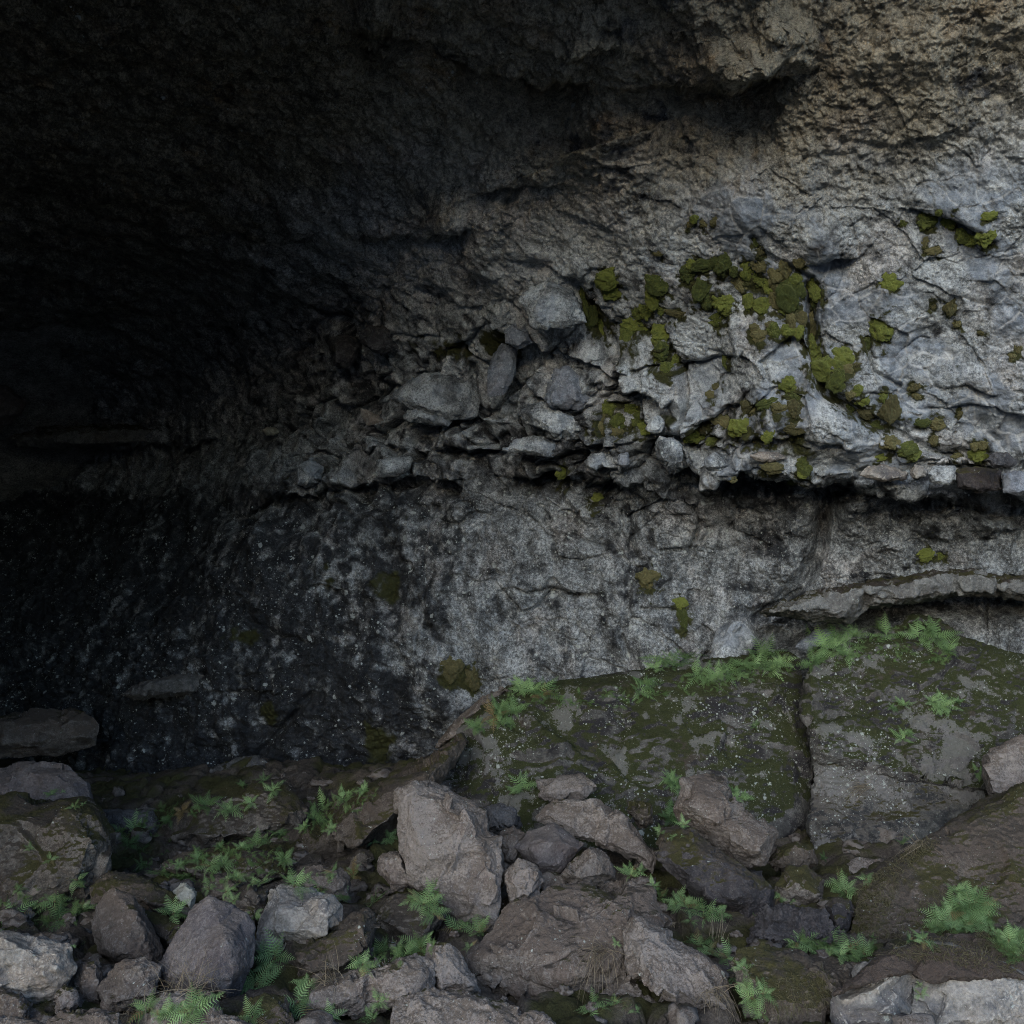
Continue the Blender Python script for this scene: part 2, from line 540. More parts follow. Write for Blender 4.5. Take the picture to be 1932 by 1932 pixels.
CRACKS = [  # polyline, width, depth
    ([(1565, 950), (1548, 1040), (1505, 1110), (1425, 1165)], 15, .30),
    ([(1310, 950), (1322, 1000), (1300, 1040)], 4, .07),
    ([(1525, 545), (1535, 640), (1560, 735), (1640, 790), (1780, 858), (1880, 872)], 12, .22),
    ([(1080, 530), (1110, 590), (1145, 660), (1150, 720)], 12, .2),
    ([(900, 690), (905, 760), (925, 830)], 9, .22),
    ([(815, 950), (800, 1050), (812, 1120), (790, 1230)], 2.5, .05),
    ([(1185, 930), (1195, 1060), (1180, 1200), (1210, 1290)], 10, .10),
    ([(1640, 640), (1650, 700), (1700, 730)], 5, .06),
    ([(985, 345), (965, 380)], 10, .2),
    ([(1420, 450), (1440, 480), (1530, 530)], 5, .08),
    ([(590, 1310), (540, 1370), (470, 1440)], 9, .15),
    ([(1470, 1195), (1560, 1160), (1650, 1150), (1760, 1135), (1932, 1140)], 26, .35),
    ([(1862, 1130), (1864, 1185)], 3, .12),
    ([(1240, 1120), (1290, 1060), (1340, 1010)], 3, .06),
    ([(1395, 960), (1380, 1010)], 3, .05),
    ([(700, 700), (680, 740), (640, 800)], 8, .15),
]


def seg_dist(X, Y, line):
    best = np.full(X.shape, 1e9, np.float32)
    for (x0, y0), (x1, y1) in zip(line[:-1], line[1:]):
        dx, dy = x1 - x0, y1 - y0
        t = np.clip(((X - x0) * dx + (Y - y0) * dy) / (dx * dx + dy * dy), 0, 1)
        best = np.minimum(best, (X - x0 - t * dx) ** 2 + (Y - y0 - t * dy) ** 2)
    return np.sqrt(best)


def blobs(X, Y, lst):
    o = np.zeros_like(X)
    for x, y, rx, ry, a in lst:
        o = np.maximum(o, a * np.exp(-((X - x) / rx) ** 2 - ((Y - y) / ry) ** 2))
    return o


K1 = 1 / 2.778


def conv(z, p):
    x, y = p[0], p[1]
    if z == 0: r = (x, y)
    elif z == 1: r = (x * K1, 1313.8 + y * K1)
    elif z == 2: r = (618.2 + x * K1, 1313.8 + y * K1)
    elif z == 3: r = (1236.5 + x * K1, 1313.8 + y * K1)
    elif z == 4: r = (772.8 + .6 * x, 1004.6 + .6 * y)
    elif z == 5: r = (386.4 + .44 * x, 502.3 + .44 * y)
    elif z == 6: r = (1081.9 + .44 * x, 347.8 + .44 * y)
    elif z == 8: r = (.4 * x, 695.5 + .4 * y)
    return r


MOSS = [  # place, zoom, (x, y, half width, half height, brown?)
    ('under the upper right ledge', 6, [(1515, 155, 35, 35, 0), (1605, 155, 25, 30, 0), (1570, 122, 15, 12, 0), (1765, 225, 36, 36, 0), (1785, 138, 35, 14, 0), (1665, 225, 26, 25, 0), (1705, 245, 30, 18, 0), (1510, 245, 15, 30, 1), (1550, 285, 30, 15, 1), (1412, 170, 12, 12, 0), (1620, 175, 14, 14, 0)]),
    ('alone on the pale right wall', 6, [(1355, 420, 40, 28, 0), (1615, 525, 20, 35, 1), (1545, 525, 10, 15, 1), (1645, 600, 15, 15, 1), (1748, 635, 12, 12, 1), (1905, 710, 15, 18, 1), (1880, 740, 12, 15, 1), (1325, 615, 40, 45, 0), (1290, 590, 18, 20, 0), (1260, 680, 25, 28, 0)]),
    ("in the diagonal wall groove", 6, [(1160, 740, 40, 35, 0), (1170, 800, 38, 30, 1), (1040, 705, 46, 62, 0), (1030, 625, 36, 42, 1), (1022, 580, 18, 30, 1), (1085, 795, 58, 44, 0), (1128, 850, 32, 44, 0), (1055, 775, 30, 24, 0), (1215, 775, 15, 10, 1)]),
    ('in the thick patch mid wall', 6, [(930, 480, 50, 58, 0), (950, 420, 30, 30, 0), (1035, 430, 34, 32, 0), (1050, 470, 34, 32, 0), (1035, 510, 20, 20, 0), (740, 370, 28, 35, 0), (700, 410, 20, 30, 1), (630, 340, 34, 45, 0), (555, 350, 45, 25, 0), (490, 380, 30, 35, 0), (510, 345, 22, 18, 0), (550, 450, 34, 48, 0), (575, 500, 22, 30, 0), (640, 500, 40, 35, 0), (620, 580, 40, 28, 0), (655, 535, 30, 24, 0), (750, 510, 20, 30, 0), (815, 520, 35, 32, 0), (820, 410, 30, 35, 0), (790, 400, 22, 22, 0), (800, 350, 25, 30, 1), (870, 400, 30, 40, 1), (900, 370, 25, 30, 1), (880, 500, 30, 40, 1), (845, 440, 22, 26, 0), (720, 440, 20, 22, 1), (690, 375, 18, 20, 0), (900, 530, 24, 22, 0)]),
    ('above the thick patch mid wall', 6, [(775, 250, 15, 22, 0), (800, 295, 15, 20, 1), (970, 340, 20, 22, 1), (520, 150, 18, 16, 0), (560, 165, 18, 18, 1), (600, 160, 14, 18, 1), (500, 175, 12, 12, 1), (370, 296, 22, 10, 1)]),
    ("in the left straggling patch", 6, [(155, 410, 48, 40, 0), (165, 465, 36, 32, 0), (120, 420, 24, 28, 0), (362, 432, 40, 36, 0), (345, 490, 32, 46, 0), (310, 540, 28, 36, 0), (280, 555, 24, 26, 0), (270, 605, 54, 28, 0), (310, 620, 24, 22, 0), (230, 660, 25, 48, 0), (370, 640, 34, 34, 0), (365, 670, 26, 26, 0), (380, 720, 30, 28, 0), (355, 750, 15, 20, 0), (435, 760, 22, 25, 0), (400, 790, 25, 25, 0), (375, 540, 16, 20, 0), (440, 555, 40, 12, 1)]),
    ("in the cleft left of the straggling patch", 6, [(45, 510, 14, 46, 0), (75, 575, 22, 40, 0), (115, 605, 28, 38, 0)]),
    ("below the thick patch", 6, [(860, 630, 25, 25, 0), (920, 630, 25, 22, 0), (940, 590, 20, 30, 1), (980, 580, 20, 30, 1), (970, 640, 18, 22, 0), (800, 650, 30, 25, 1), (650, 760, 12, 25, 0), (780, 620, 20, 18, 1), (845, 605, 16, 16, 1)]),
    ("above the bedding band", 6, [(920, 860, 30, 30, 0), (945, 900, 30, 30, 0), (770, 965, 38, 32, 1), (830, 940, 40, 22, 0), (880, 960, 25, 20, 1), (950, 965, 25, 32, 1), (740, 950, 20, 22, 1), (650, 1020, 45, 25, 1), (720, 1045, 40, 35, 0), (790, 1090, 25, 25, 1), (835, 1080, 25, 28, 0), (940, 1050, 40, 22, 1), (690, 1060, 22, 20, 0), (520, 1070, 40, 36, 0), (600, 1110, 30, 20, 0), (560, 1050, 22, 20, 1), (590, 905, 18, 18, 1), (610, 870, 12, 16, 1)]),
    ("below the diagonal groove", 6, [(1190, 965, 20, 20, 0), (1240, 920, 25, 30, 0), (1355, 965, 34, 50, 1), (1325, 900, 15, 30, 0), (1290, 1030, 30, 18, 0), (1260, 980, 30, 25, 1), (1220, 885, 20, 22, 0), (1190, 905, 18, 18, 1), (1460, 870, 30, 18, 1), (1475, 910, 20, 12, 1), (1655, 985, 10, 18, 1)]),
    ("at the bedding band's right end", 6, [(1360, 1110, 30, 25, 1), (1430, 1140, 34, 26, 0), (1462, 1158, 26, 24, 0), (1325, 1170, 25, 12, 0), (1500, 1025, 35, 14, 0), (1555, 1030, 30, 22, 1), (1735, 1165, 32, 25, 0), (1755, 1122, 18, 18, 1), (1640, 1170, 20, 20, 1), (1545, 1100, 16, 20, 1), (1720, 1125, 14, 16, 1)]),
    ("in the middle bedding band", 6, [(850, 1215, 40, 20, 1), (990, 1210, 26, 32, 0), (985, 1245, 18, 14, 0), (940, 1280, 18, 10, 0), (680, 1265, 18, 14, 1)]),
    ("left of the knobbly stone", 6, [(255, 965, 28, 18, 0), (280, 1015, 32, 30, 0), (300, 1055, 24, 26, 0), (160, 960, 30, 26, 0), (130, 1010, 32, 32, 1), (190, 1020, 28, 30, 0), (120, 1050, 26, 22, 1), (185, 1065, 22, 20, 1)]),
    ('on the lower wall', 0, [(1745, 1047, 17, 9, 0), (1775, 1049, 8, 6, 0), (1288, 1165, 9, 20, 0), (1282, 1140, 12, 9, 0), (1222, 1092, 16, 16, 1), (1128, 943, 10, 12, 0), (852, 1262, 16, 18, 1), (880, 1270, 16, 20, 1), (895, 1285, 12, 16, 1), (1062, 890, 9, 16, 0)]),
]


def build_wall():
    fx = np.arange(-40, 1972, 1.75)
    fy = np.arange(-30, 1560, 1.75)
    gx = np.concatenate([np.arange(-700, -40, 12), fx, np.arange(1972, 3700, 9)])
    gy = np.concatenate([np.arange(-700, -30, 10), fy, np.arange(1560, 1760, 10)])
    D = wall_base(gx, gy)
    X, Y = np.meshgrid(gx.astype(np.float32), gy.astype(np.float32))
    # wander the feature lines
    P0 = pt(X, Y, D).reshape(-1, 3)
    wx = (fbm(P0, .9, 4, 31) * 26).reshape(X.shape)
    wy = (fbm(P0, .6, 4, 41) * 20).reshape(X.shape)
    vv = (fbm(P0, .45, 3, 57) * 1.6).reshape(X.shape)
    ww = (fbm(P0, .16, 3, 47) * 9).reshape(X.shape)
    for line, A, w1, B, w2, wav in LEDGES:
        lx = [p[0] for p in line]
        ly = [p[1] for p in line]
        yl = np.interp(gx, lx, ly) + n1d(gx, 60, len(lx)) * wav * 1.6 + n1d(gx, 18, len(lx) + 3) * wav * .8
        fade = sstep(lx[0] - 10, lx[0] + 70, gx) * (1 - sstep(lx[-1] - 70, lx[-1] + 10, gx))
        s = Y + .8 * wy + ww - yl[None, :]
        up = np.exp(np.clip(s, -900, 0) / w1) * (1 - .75 * np.exp(np.clip(s, -900, 0) / 11)) * (s <= 0)
        dn = np.exp(-np.clip(s, 0, 900) / w2) * (s > 0)
        var = np.clip(.75 + 1.5 * n1d(gx, 130, len(lx) + 9)[None, :] + vv, .08, 1.6)
        D = D + fade[None, :] * var * (-A * up + B * dn)
    for line, wd, dp in CRACKS:
        dd = seg_dist(X + wx * .5, Y + wy * .5, line)
        D = D + dp * np.exp(-(dd / wd) ** 2)
    # the fractured zone between the two bedding planes
    zone = np.exp(-((Y - (790 + (X - 800) * .03)) / 150) ** 2) * sstep(420, 640, X) * (1 - sstep(1250, 1500, X))
    P = pt(X, Y, D)
    # normals of the plain shape, so that the roughness does not fold at the ledges
    PS = pt(X, Y, wall_base(gx, gy))
    du = np.gradient(PS, axis=1)
    dv = np.gradient(PS, axis=0)
    N = np.cross(dv, du)
    N /= np.linalg.norm(N, axis=2, keepdims=True) + 1e-9
    view = P - np.array([0, 0, CAMZ])
    flip = (N * view).sum(2) > 0
    N[flip] *= -1
    # blur normals a little so that displacement does not fold
    Q = P.reshape(-1, 3).astype(np.float32)
    Nf = N.reshape(-1, 3).astype(np.float32)
    Xf, Yf = X.ravel(), Y.ravel()
    zonef = zone.ravel()
    warp = np.stack([fbm(Q, .5, 3, 51), fbm(Q, .5, 3, 61), fbm(Q, .5, 3, 71)], 1).astype(np.float32)
    Qw = Q + warp * .16
    ceil = 1 - sstep(330, 620, Yf + .10 * np.abs(Xf - 1300))
    lowl = sstep(1000, 1200, Yf) * (1 - sstep(700, 950, Xf))
    Nv = -(Q - np.array([0, 0, CAMZ], np.float32))
    Nv /= np.linalg.norm(Nv, axis=1, keepdims=True)
    Nf = Nf + Nv * .8
    Nf /= np.linalg.norm(Nf, axis=1, keepdims=True)
    h = fbm(Q, 1.7, 3, 1) * .36 + fbm(Q, .5, 4, 7) * .15
    fa, ea, ida = facets(Qw * np.array([1, 1, 1.3], np.float32), .7, 11)
    h += fa * (.085 + .30 * zonef) * (1 - .6 * ceil)
    h -= (1 - sstep(0, .10, ea)) * (.015 + .16 * zonef) * (1 - ceil)
    fb, eb, idb = facets(Qw * np.array([1, 1, 1.2], np.float32), .26, 13)
    h += fb * (.035 + .10 * zonef)
    h -= (1 - sstep(0, .10, eb)) * (.003 + .02 * zonef)
    strat = fbm(Q @ np.array([[.9, 0, .25], [0, .9, 0], [-.35, 0, 1.2]], np.float32), .16, 4, 91, kind='r')
    h += strat * (.010 + .045 * lowl)
    f1, f2, hid, _ = worley(Q + warp * .05 + fbm(Q, .07, 2, 81)[:, None] * .05, .10, 21)
    knob = (.55 - f1)
    rough = sstep(-.25, .35, fbm(Q, .8, 3, 15) + .5 * ceil)
    plate = sstep(-.02, .12, fbm(Q, .7, 3, 77)) * sstep(1180, 1420, Xf) * sstep(260, 380, Yf) * (1 - sstep(880, 920, Yf)) * (1 - sstep(.75, .9, idb) * .6)
    rough = rough * (1 - .85 * plate)
    h += knob * (.008 + .060 * ceil * rough + .012 * rough)
    h += fbm(Q, .11, 5, 23, gain=.62) * (.024 + .036 * rough)
    h += fbm(Q * np.array([1, 1, .4], np.float32), .42, 3, 93) * .16 * sstep(900, 980, Yf)
    h += fbm(Q, .035, 2, 33) * .020 * (.4 + rough)
    pit = sstep(.12, .45, fbm(Q, .05, 2, 35)) * sstep(-.1, .3, fbm(Q, .4, 3, 37))
    h -= pit * .030 * (1 - .7 * plate)
    Q2 = Q + Nf * h[:, None].astype(np.float32)
    me = mesh_from('cave_wall', Q2, grid_quads(len(gy), len(gx)))
    # what grows on the rock, what it is made of, and some painted shade
    nA = fbm(Q, .55, 5, 101)
    nB = fbm(Q, .25, 5, 111)
    nC = fbm(Q, .12, 4, 121)
    hollow = sstep(.0, -.06, fb * .05 + knob * .03 + strat * .02 - .01)
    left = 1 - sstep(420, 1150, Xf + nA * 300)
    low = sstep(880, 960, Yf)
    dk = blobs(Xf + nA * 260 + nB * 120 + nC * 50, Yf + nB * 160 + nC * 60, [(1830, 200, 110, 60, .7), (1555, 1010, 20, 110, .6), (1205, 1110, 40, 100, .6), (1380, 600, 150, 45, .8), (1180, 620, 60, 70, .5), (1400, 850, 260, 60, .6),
                        (1120, 820, 60, 60, .8), (1800, 1030, 70, 50, .6), (1520, 1180, 70, 26, .9), (1700, 1140, 160, 22, .9), (1900, 1130, 60, 30, .9), (620, 1330, 150, 110, 1.0), (560, 1440, 260, 60, 1.1), (700, 1180, 120, 120, .4), (860, 1020, 60, 130, .2),  # includes the shade in the cavity under the long shelf, painted dark
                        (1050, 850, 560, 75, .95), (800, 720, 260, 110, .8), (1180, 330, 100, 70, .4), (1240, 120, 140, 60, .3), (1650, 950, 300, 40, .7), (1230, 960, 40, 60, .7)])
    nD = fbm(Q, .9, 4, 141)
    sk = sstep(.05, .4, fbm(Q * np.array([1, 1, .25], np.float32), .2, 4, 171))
    dark = sstep(.16, .80, sk * low * .25 + low * .10 * (1 - sstep(1500, 1900, Xf)) + low * .35 * (1 - sstep(120, 620, Xf + nA * 200)) + nC * .4 + dk * .7 + left * low * .42 + nD * .6 + nB * .65 + nC * .6 + .03)  # darker basalt to the left, with the gloom of the deep recess painted in
    brown = np.clip((1 - sstep(230, 520, Yf + nA * 140 - np.clip(Xf - 1500, 0, 500) * -.35)) * .9 + (1 - sstep(250, 800, Xf + nA * 200)) * (1 - sstep(500, 900, Yf)) * .7, 0, 1)
    blue = plate * sstep(-.25, .1, nB + .1) * .9
    moss = sstep(.34, .46, blobs(Xf, Yf, [(1180, 770, 70, 30, .5), (1300, 800, 300, 40, .35), (940, 650, 60, 60, .55), (850, 650, 120, 60, .42), (1110, 590, 30, 70, .5), (870, 1280, 50, 35, .6),
                                          (715, 1400, 45, 60, .6), (725, 1110, 40, 50, .5), (610, 1090, 40, 40, .5), (1290, 1160, 16, 30, .55), (1225, 1090, 22, 26, .55), (1430, 540, 150, 60, .4),
                                          (1500, 830, 300, 60, .38), (1190, 690, 40, 70, .42), (460, 1200, 40, 30, .5), (500, 1350, 40, 40, .5)]) + nB * .3 + nC * .2)
    film = np.zeros_like(X)
    for _pl, z_, lst in MOSS:
        for (x, y, a_, b_, br_) in lst:
            mx, my = conv(z_, (x, y))
            kk = .44 if z_ == 6 else 1.0
            ra, rb = a_ * kk * 1.7 + 4, b_ * kk * 2.0 + 5
            my += rb * .25
            c0, c1 = np.searchsorted(gx, [mx - 2.5 * ra, mx + 2.5 * ra])
            r0, r1 = np.searchsorted(gy, [my - 2.5 * rb, my + 2.5 * rb])
            if c1 > c0 and r1 > r0:
                sub = np.exp(-((X[r0:r1, c0:c1] - mx) / ra) ** 2 - ((Y[r0:r1, c0:c1] - my) / rb) ** 2)
                film[r0:r1, c0:c1] = np.maximum(film[r0:r1, c0:c1], sub)
    film = film.ravel()
    nE = fbm(Q, .07, 4, 161, gain=.6)
    moss = np.maximum(moss, sstep(.50, .66, film * .75 + nE * 1.0 + nC * .5))
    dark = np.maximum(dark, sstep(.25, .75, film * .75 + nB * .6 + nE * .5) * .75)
    lich = np.clip(.15 + .55 * low * (1 - sstep(1100, 1700, Xf) * .6) + .3 * zonef + nA * .6 + dark * .2, 0, 1)
    pink = np.clip(sstep(.0, .3, nA + nD * .5) * .7, 0, 1)
    ochre = sstep(.25, .5, nB + nA * .5) * brown * .6
    white = np.clip(plate * (1 - sstep(.0, .07, eb)) * .45 + blobs(Xf, Yf, [(185, 850, 60, 10, .5)]) * sstep(-.1, .2, nC), 0, 1)
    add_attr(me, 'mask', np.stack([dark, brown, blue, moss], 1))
    add_attr(me, 'mask2', np.stack([lich, pink, ochre, white], 1))
    yb_ = np.interp(Xf, [0, 430, 900, 1480, 1800, 2150], [900, 960, 893, 905, 942, 960])
    bed_shade = np.maximum(sstep(-25, 25, Yf - yb_ + nB * 40), (1 - sstep(350, 900, Xf + nA * 200)))            # darker stratum below the bedding plane; leftward, recess shade put into the colour
    pale = sstep(1150, 1550, Xf + nA * 250 + nD * 200) * (1 - bed_shade) * sstep(150, 480, Yf + nA * 150)
    streak = fbm(Q * np.array([1, 1, .22], np.float32), .16, 4, 151)
    add_attr(me, 'mask3', np.stack([bed_shade, pale, sstep(.05, .35, streak + nB * .4), np.zeros_like(bed_shade)], 1))
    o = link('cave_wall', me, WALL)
    tag(o, kind='structure')
    return o


def build_roof():
    """the rest of the chamber round and over the viewer, open behind"""
    na, ne = 260, 120
    az = np.linspace(-205, 155, na)           # degrees clockwise from +Y; the mouth lies behind
    t = np.linspace(0, 1, ne)
    A, T = np.meshgrid(np.radians(az), t)
    deg = np.degrees(A)
    mouth = sstep(78, 112, deg) + (1 - sstep(-150, -118, deg))
    e0 = -12 + (58 + 12) * np.clip(mouth, 0, 1)
    E = np.radians(e0 + (90 - e0) * T)
    cx, cy, cz = 0.0, 5.5, 0.0
    fr = np.cos(A)
    sr = np.sin(A)
    rx = np.where(sr < 0, 6.3 + 9.7 * sstep(.05, .6, fr), 10.5)  # unseen left side drawn in near the mouth to block light from the recess
    ry = np.where(fr > 0, 21.0, 8.0)
    rz = 8.4
    dx, dy, dz = sr * np.cos(E), fr * np.cos(E), np.sin(E)
    r = 1 / np.sqrt((dx / rx) ** 2 + (dy / ry) ** 2 + (dz / rz) ** 2)
    P = np.stack([cx + dx * r, cy + dy * r, cz + dz * r], -1).reshape(-1, 3).astype(np.float32)
    n = fbm(P, 2.5, 4, 5) * .7 + fbm(P, .7, 3, 6, kind='r') * .2
    d = np.stack([dx, dy, dz], -1).reshape(-1, 3)
    P = P + d * (n[:, None] + .2)
    me = mesh_from('cave_roof', P, grid_quads(ne, na))
    z = np.zeros(len(P))
    add_attr(me, 'mask', np.stack([z + .2, z + .5, z, z], 1))
    add_attr(me, 'mask2', np.stack([z + .3, z, z, z], 1))
    add_attr(me, 'mask3', np.stack([z + .5, z, z, z], 1))
    tag(link('cave_roof', me, WALL), kind='structure')


def ground_z(x, y):
    P = np.stack([x, y, np.zeros_like(x)], 1).astype(np.float32)
    fade = 1 - sstep(14, 30, np.abs(y - 6) + np.abs(x) * .5)
    z = fbm(P, 1.1, 3, 201) * .16 * fade
    f, e, _ = facets(P, .35, 203)
    z += (f * .08 - (1 - sstep(0, .2, e)) * .04) * fade
    f, e, _ = facets(P + .03 * fbm(P, .2, 2, 9)[:, None], .13, 205)
    z += (f * .03 - (1 - sstep(0, .2, e)) * .018) * fade
    z += fbm(P, .06, 2, 207) * .012 * fade
    z += sstep(8.5, 11.5, y) * .15 + .35 * np.exp(-((x + 2.5) / 2.2) ** 2 - ((y - 10.8) / 1.4) ** 2) + .45 * np.exp(-((x + .6) / 1.2) ** 2 - ((y - 9.8) / 1.0) ** 2)
    z += .12 * sstep(1.2, 3.6, x) * sstep(5.0, 7.0, y) * (1 - sstep(13, 18, y))
    return z - .01


def build_ground():
    xs = np.concatenate([-np.geomspace(7, 400, 26)[::-1], np.arange(-6.9, 6.9, .022), np.geomspace(7, 400, 26)])
    ys = np.concatenate([-np.geomspace(1, 400, 30)[::-1], np.arange(-.8, 3.4, .2), np.arange(3.4, 13.5, .026), np.geomspace(13.6, 60, 14)])
    X, Y = np.meshgrid(xs, ys)
    z = ground_z(X.ravel(), Y.ravel())
    P = np.stack([X.ravel(), Y.ravel(), z], 1)
    me = mesh_from('ground', P, grid_quads(len(ys), len(xs)))
    m = NT('mossy earth')
    n1 = m.noise(1.6, 5, .6)
    n2 = m.noise(9, 8, .7)
    n3 = m.noise(55, 6, .7)
    c = m.colors(m.add(m.mul(n2, .5), m.mul(n3, .5)), [(.33, (.018, .014, .011)), (.5, (.058, .047, .038)), (.68, (.14, .12, .10))])
    mo = m.mix(m.noise(40, 5, .7), (.014, .014, .005), (.06, .058, .018))
    c = m.mix(m.ramp(m.add(n1, m.mul(n2, .25)), .55, .68), c, mo)
    sx_ = m.node('ShaderNodeSeparateXYZ')
    m.t.links.new(m.geo.outputs['Position'], sx_.inputs[0])
    bounce_col = m.colors(n3, [(.35, (.16, .15, .135)), (.65, (.42, .40, .365))])      # unseen pale ground at the mouth, added to bounce light onto the roof
    c = m.mix(m.ramp(m.add(sx_.outputs[1], m.mul(n1, 2.0)), 3.2, 1.8), c, bounce_col)
    b = m.bump(m.add(n3, n2), .8, .02)
    tag(link('ground', me, m.done(c, b)), kind='structure')


import time
_t0 = time.time()
build_wall()
print('wall', time.time() - _t0)
build_roof()
build_ground()
print('ground', time.time() - _t0)


# ------------------------------------------------------------------ boulders
def wall_depth(x, y):
    return float(wall_base(np.array([float(x)]), np.array([float(y)]))[0, 0])


def hull_mesh(pts):
    bm = bmesh.new()
    for p in pts:
        bm.verts.new(p)
    r = bmesh.ops.convex_hull(bm, input=bm.verts)
    junk = [g for g in r['geom_interior'] + r['geom_unused'] if isinstance(g, bmesh.types.BMVert)]
    bmesh.ops.delete(bm, geom=list(set(junk)), context='VERTS')
    bmesh.ops.recalc_face_normals(bm, faces=bm.faces)
    return bm


ROCK_SEED = [0]


def rock(name, label, z, polys, mat, d=None, th=.45, tilt=.35, ridge=(), back=.8, shrink=.62, rough=1.0, vox=None, facet=.65, chips=1.0, chipsize=1.0, cat='boulder', group=None, sink=.12, lift=0.0, seed=None, strata=0.0, lean=0.0):
    """a boulder whose outline from the mouth of the cave is polys; d = distance of its foot"""
    ROCK_SEED[0] += 1
    sd_ = ROCK_SEED[0] if seed is None else seed
    rnd = random.Random(sd_ * 97)
    if not isinstance(polys[0], list):
        polys = [polys]
    allp = [conv(z, p) for pl in polys for p in pl]
    ax = [p[0] for p in allp]
    ay = [p[1] for p in allp]
    yb = max(ay)
    if d is None:
        d = ground_depth(min(yb, 1960))
    px = d * 2 * TANH / 1932
    size = min(max(ax) - min(ax), max(ay) - min(ay)) * px
    tmp = bmesh.new()
    for pl in polys:
        pp = [conv(z, p) for p in pl]
        cx = sum(p[0] for p in pp) / len(pp)
        cy = sum(p[1] for p in pp) / len(pp)
        w_ = (max(p[0] for p in pp) - min(p[0] for p in pp)) * px
        h_ = (max(p[1] for p in pp) - min(p[1] for p in pp)) * px
        s_ = min(w_, h_)
        def dep(x, y): return d + tilt * (yb - y) * px + lean * (x - cx) * px
        pts = []
        for (x, y) in pp:
            dd = dep(x, y)
            pts.append(pt(x, y, dd))
            k = shrink + rnd.uniform(-.12, .12)
            fx, fy = cx + (x - cx) * k, cy + (y - cy) * k + .06 * h_ / px * 0
            pts.append(pt(fx, fy, dep(fx, fy) - th * s_ * rnd.uniform(.75, 1.1)))
            k = .82 + rnd.uniform(-.1, .1)
            bx, by = cx + (x - cx) * k, cy + (y - cy) * k
            pts.append(pt(bx, by, dep(bx, by) + back * s_ * rnd.uniform(.8, 1.1)))
            if y > cy + .25 * h_ / px and sink > 0:
                q = pt(x, y, dd + .1 * s_)
                q[2] -= sink * s_ * .8
                pts.append(q)
        hb = hull_mesh(pts)
        t_ = bpy.data.meshes.new('t')
        hb.to_mesh(t_)
        hb.free()
        tmp.from_mesh(t_)
        bpy.data.meshes.remove(t_)
        for (x, y, off) in ridge:
            pass
    if ridge:
        # extra prominent points: rebuild the first hull with them
        tmp.free()
        tmp = bmesh.new()
        for pl_i, pl in enumerate(polys):
            pp = [conv(z, p) for p in pl]
            cx = sum(p[0] for p in pp) / len(pp)
            cy = sum(p[1] for p in pp) / len(pp)
            def dep(x, y): return d + tilt * (yb - y) * px + lean * (x - cx) * px
            pts = []
            for (x, y) in pp:
                pts.append(pt(x, y, dep(x, y)))
                k = .82
                bx, by = cx + (x - cx) * k, cy + (y - cy) * k
                pts.append(pt(bx, by, dep(bx, by) + back * size * rnd.uniform(.8, 1.1)))
            if pl_i == 0:
                for (x, y, off) in ridge:
                    x, y = conv(z, (x, y))
                    pts.append(pt(x, y, dep(x, y) - off))
            else:
                for (x, y) in pp:
                    fx, fy = cx + (x - cx) * .6, cy + (y - cy) * .6
                    pts.append(pt(fx, fy, dep(fx, fy) - th * size * .7))
            hb = hull_mesh(pts)
            t_ = bpy.data.meshes.new('t')
            hb.to_mesh(t_)
            hb.free()
            tmp.from_mesh(t_)
            bpy.data.meshes.remove(t_)
    me0 = bpy.data.meshes.new('tmp')
    tmp.to_mesh(me0)
    tmp.free()
    ob = bpy.data.objects.new('tmp', me0)
    COL.objects.link(ob)
    md = ob.modifiers.new('r', 'REMESH')
    md.mode = 'VOXEL'
    ext = max(max(ax) - min(ax), max(ay) - min(ay)) * px
    md.voxel_size = vox or max(.0045 * 1.3, min(.03, max(px * 1.9 * 1.25, ext / 150)))
    dg = bpy.context.evaluated_depsgraph_get()
    me = bpy.data.meshes.new_from_object(ob.evaluated_get(dg))
    bpy.data.objects.remove(ob)
    bpy.data.meshes.remove(me0)
    me.name = name
    n = len(me.vertices)
    co = np.empty(n * 3, np.float32)
    no = np.empty(n * 3, np.float32)
    me.vertices.foreach_get('co', co)
    me.vertex_normals.foreach_get('vector', no)
    co = co.reshape(-1, 3)
    no = no.reshape(-1, 3)
    L = max(size, .08)
    off = np.float32(sd_ * 13.7)
    Q = co + off
    warp = np.stack([fbm(Q, L * .5, 2, 3), fbm(Q, L * .5, 2, 4), fbm(Q, L * .5, 2, 5)], 1).astype(np.float32) * L * .18
    a = fbm(Q, L * .7, 2, 11) * .06 * L
    f, e, _ = facets(Q + warp, L * .42, 17)
    a += f * .11 * L * facet * sstep(-.02, .16, e) - (1 - sstep(0, .05, e)) * .010 * L * facet
    f, e, _ = facets(Q + warp * .5, L * .17, 19)
    a += f * .018 * L * facet * sstep(-.02, .2, e)
    co = co + no * a[:, None].astype(np.float32)
    a = np.zeros(n, np.float32)
    rg = np.random.default_rng(sd_)
    for _k in range(int(22 * chips)):
        iv = int(rg.integers(n))
        nv = no[iv] + rg.normal(0, .22, 3)
        if nv[1] > .5: continue
        nv = (nv / np.linalg.norm(nv)).astype(np.float32)
        R = L * rg.uniform(.12, .42) * chipsize
        dl = R * rg.uniform(.06, .16)
        rel = co - co[iv]
        dist = rel @ nv + dl + (fbm(Q, L * .25, 2, 61) * R * .10).astype(np.float32)
        m_ = (dist > 0) & (dist < R * .34) & ((rel * rel).sum(1) < (R * 1.1) ** 2)
        co[m_] -= nv * dist[m_][:, None] * np.float32(.92)
    ff = min(L, .7)
    a += fbm(Q, .10 * ff + .02, 4, 23, kind='f') * (.014 * ff + .003) * rough
    a += fbm(Q, .035, 3, 29) * .012 * rough
    g1, _, _, _ = worley(Q, .03, 31)
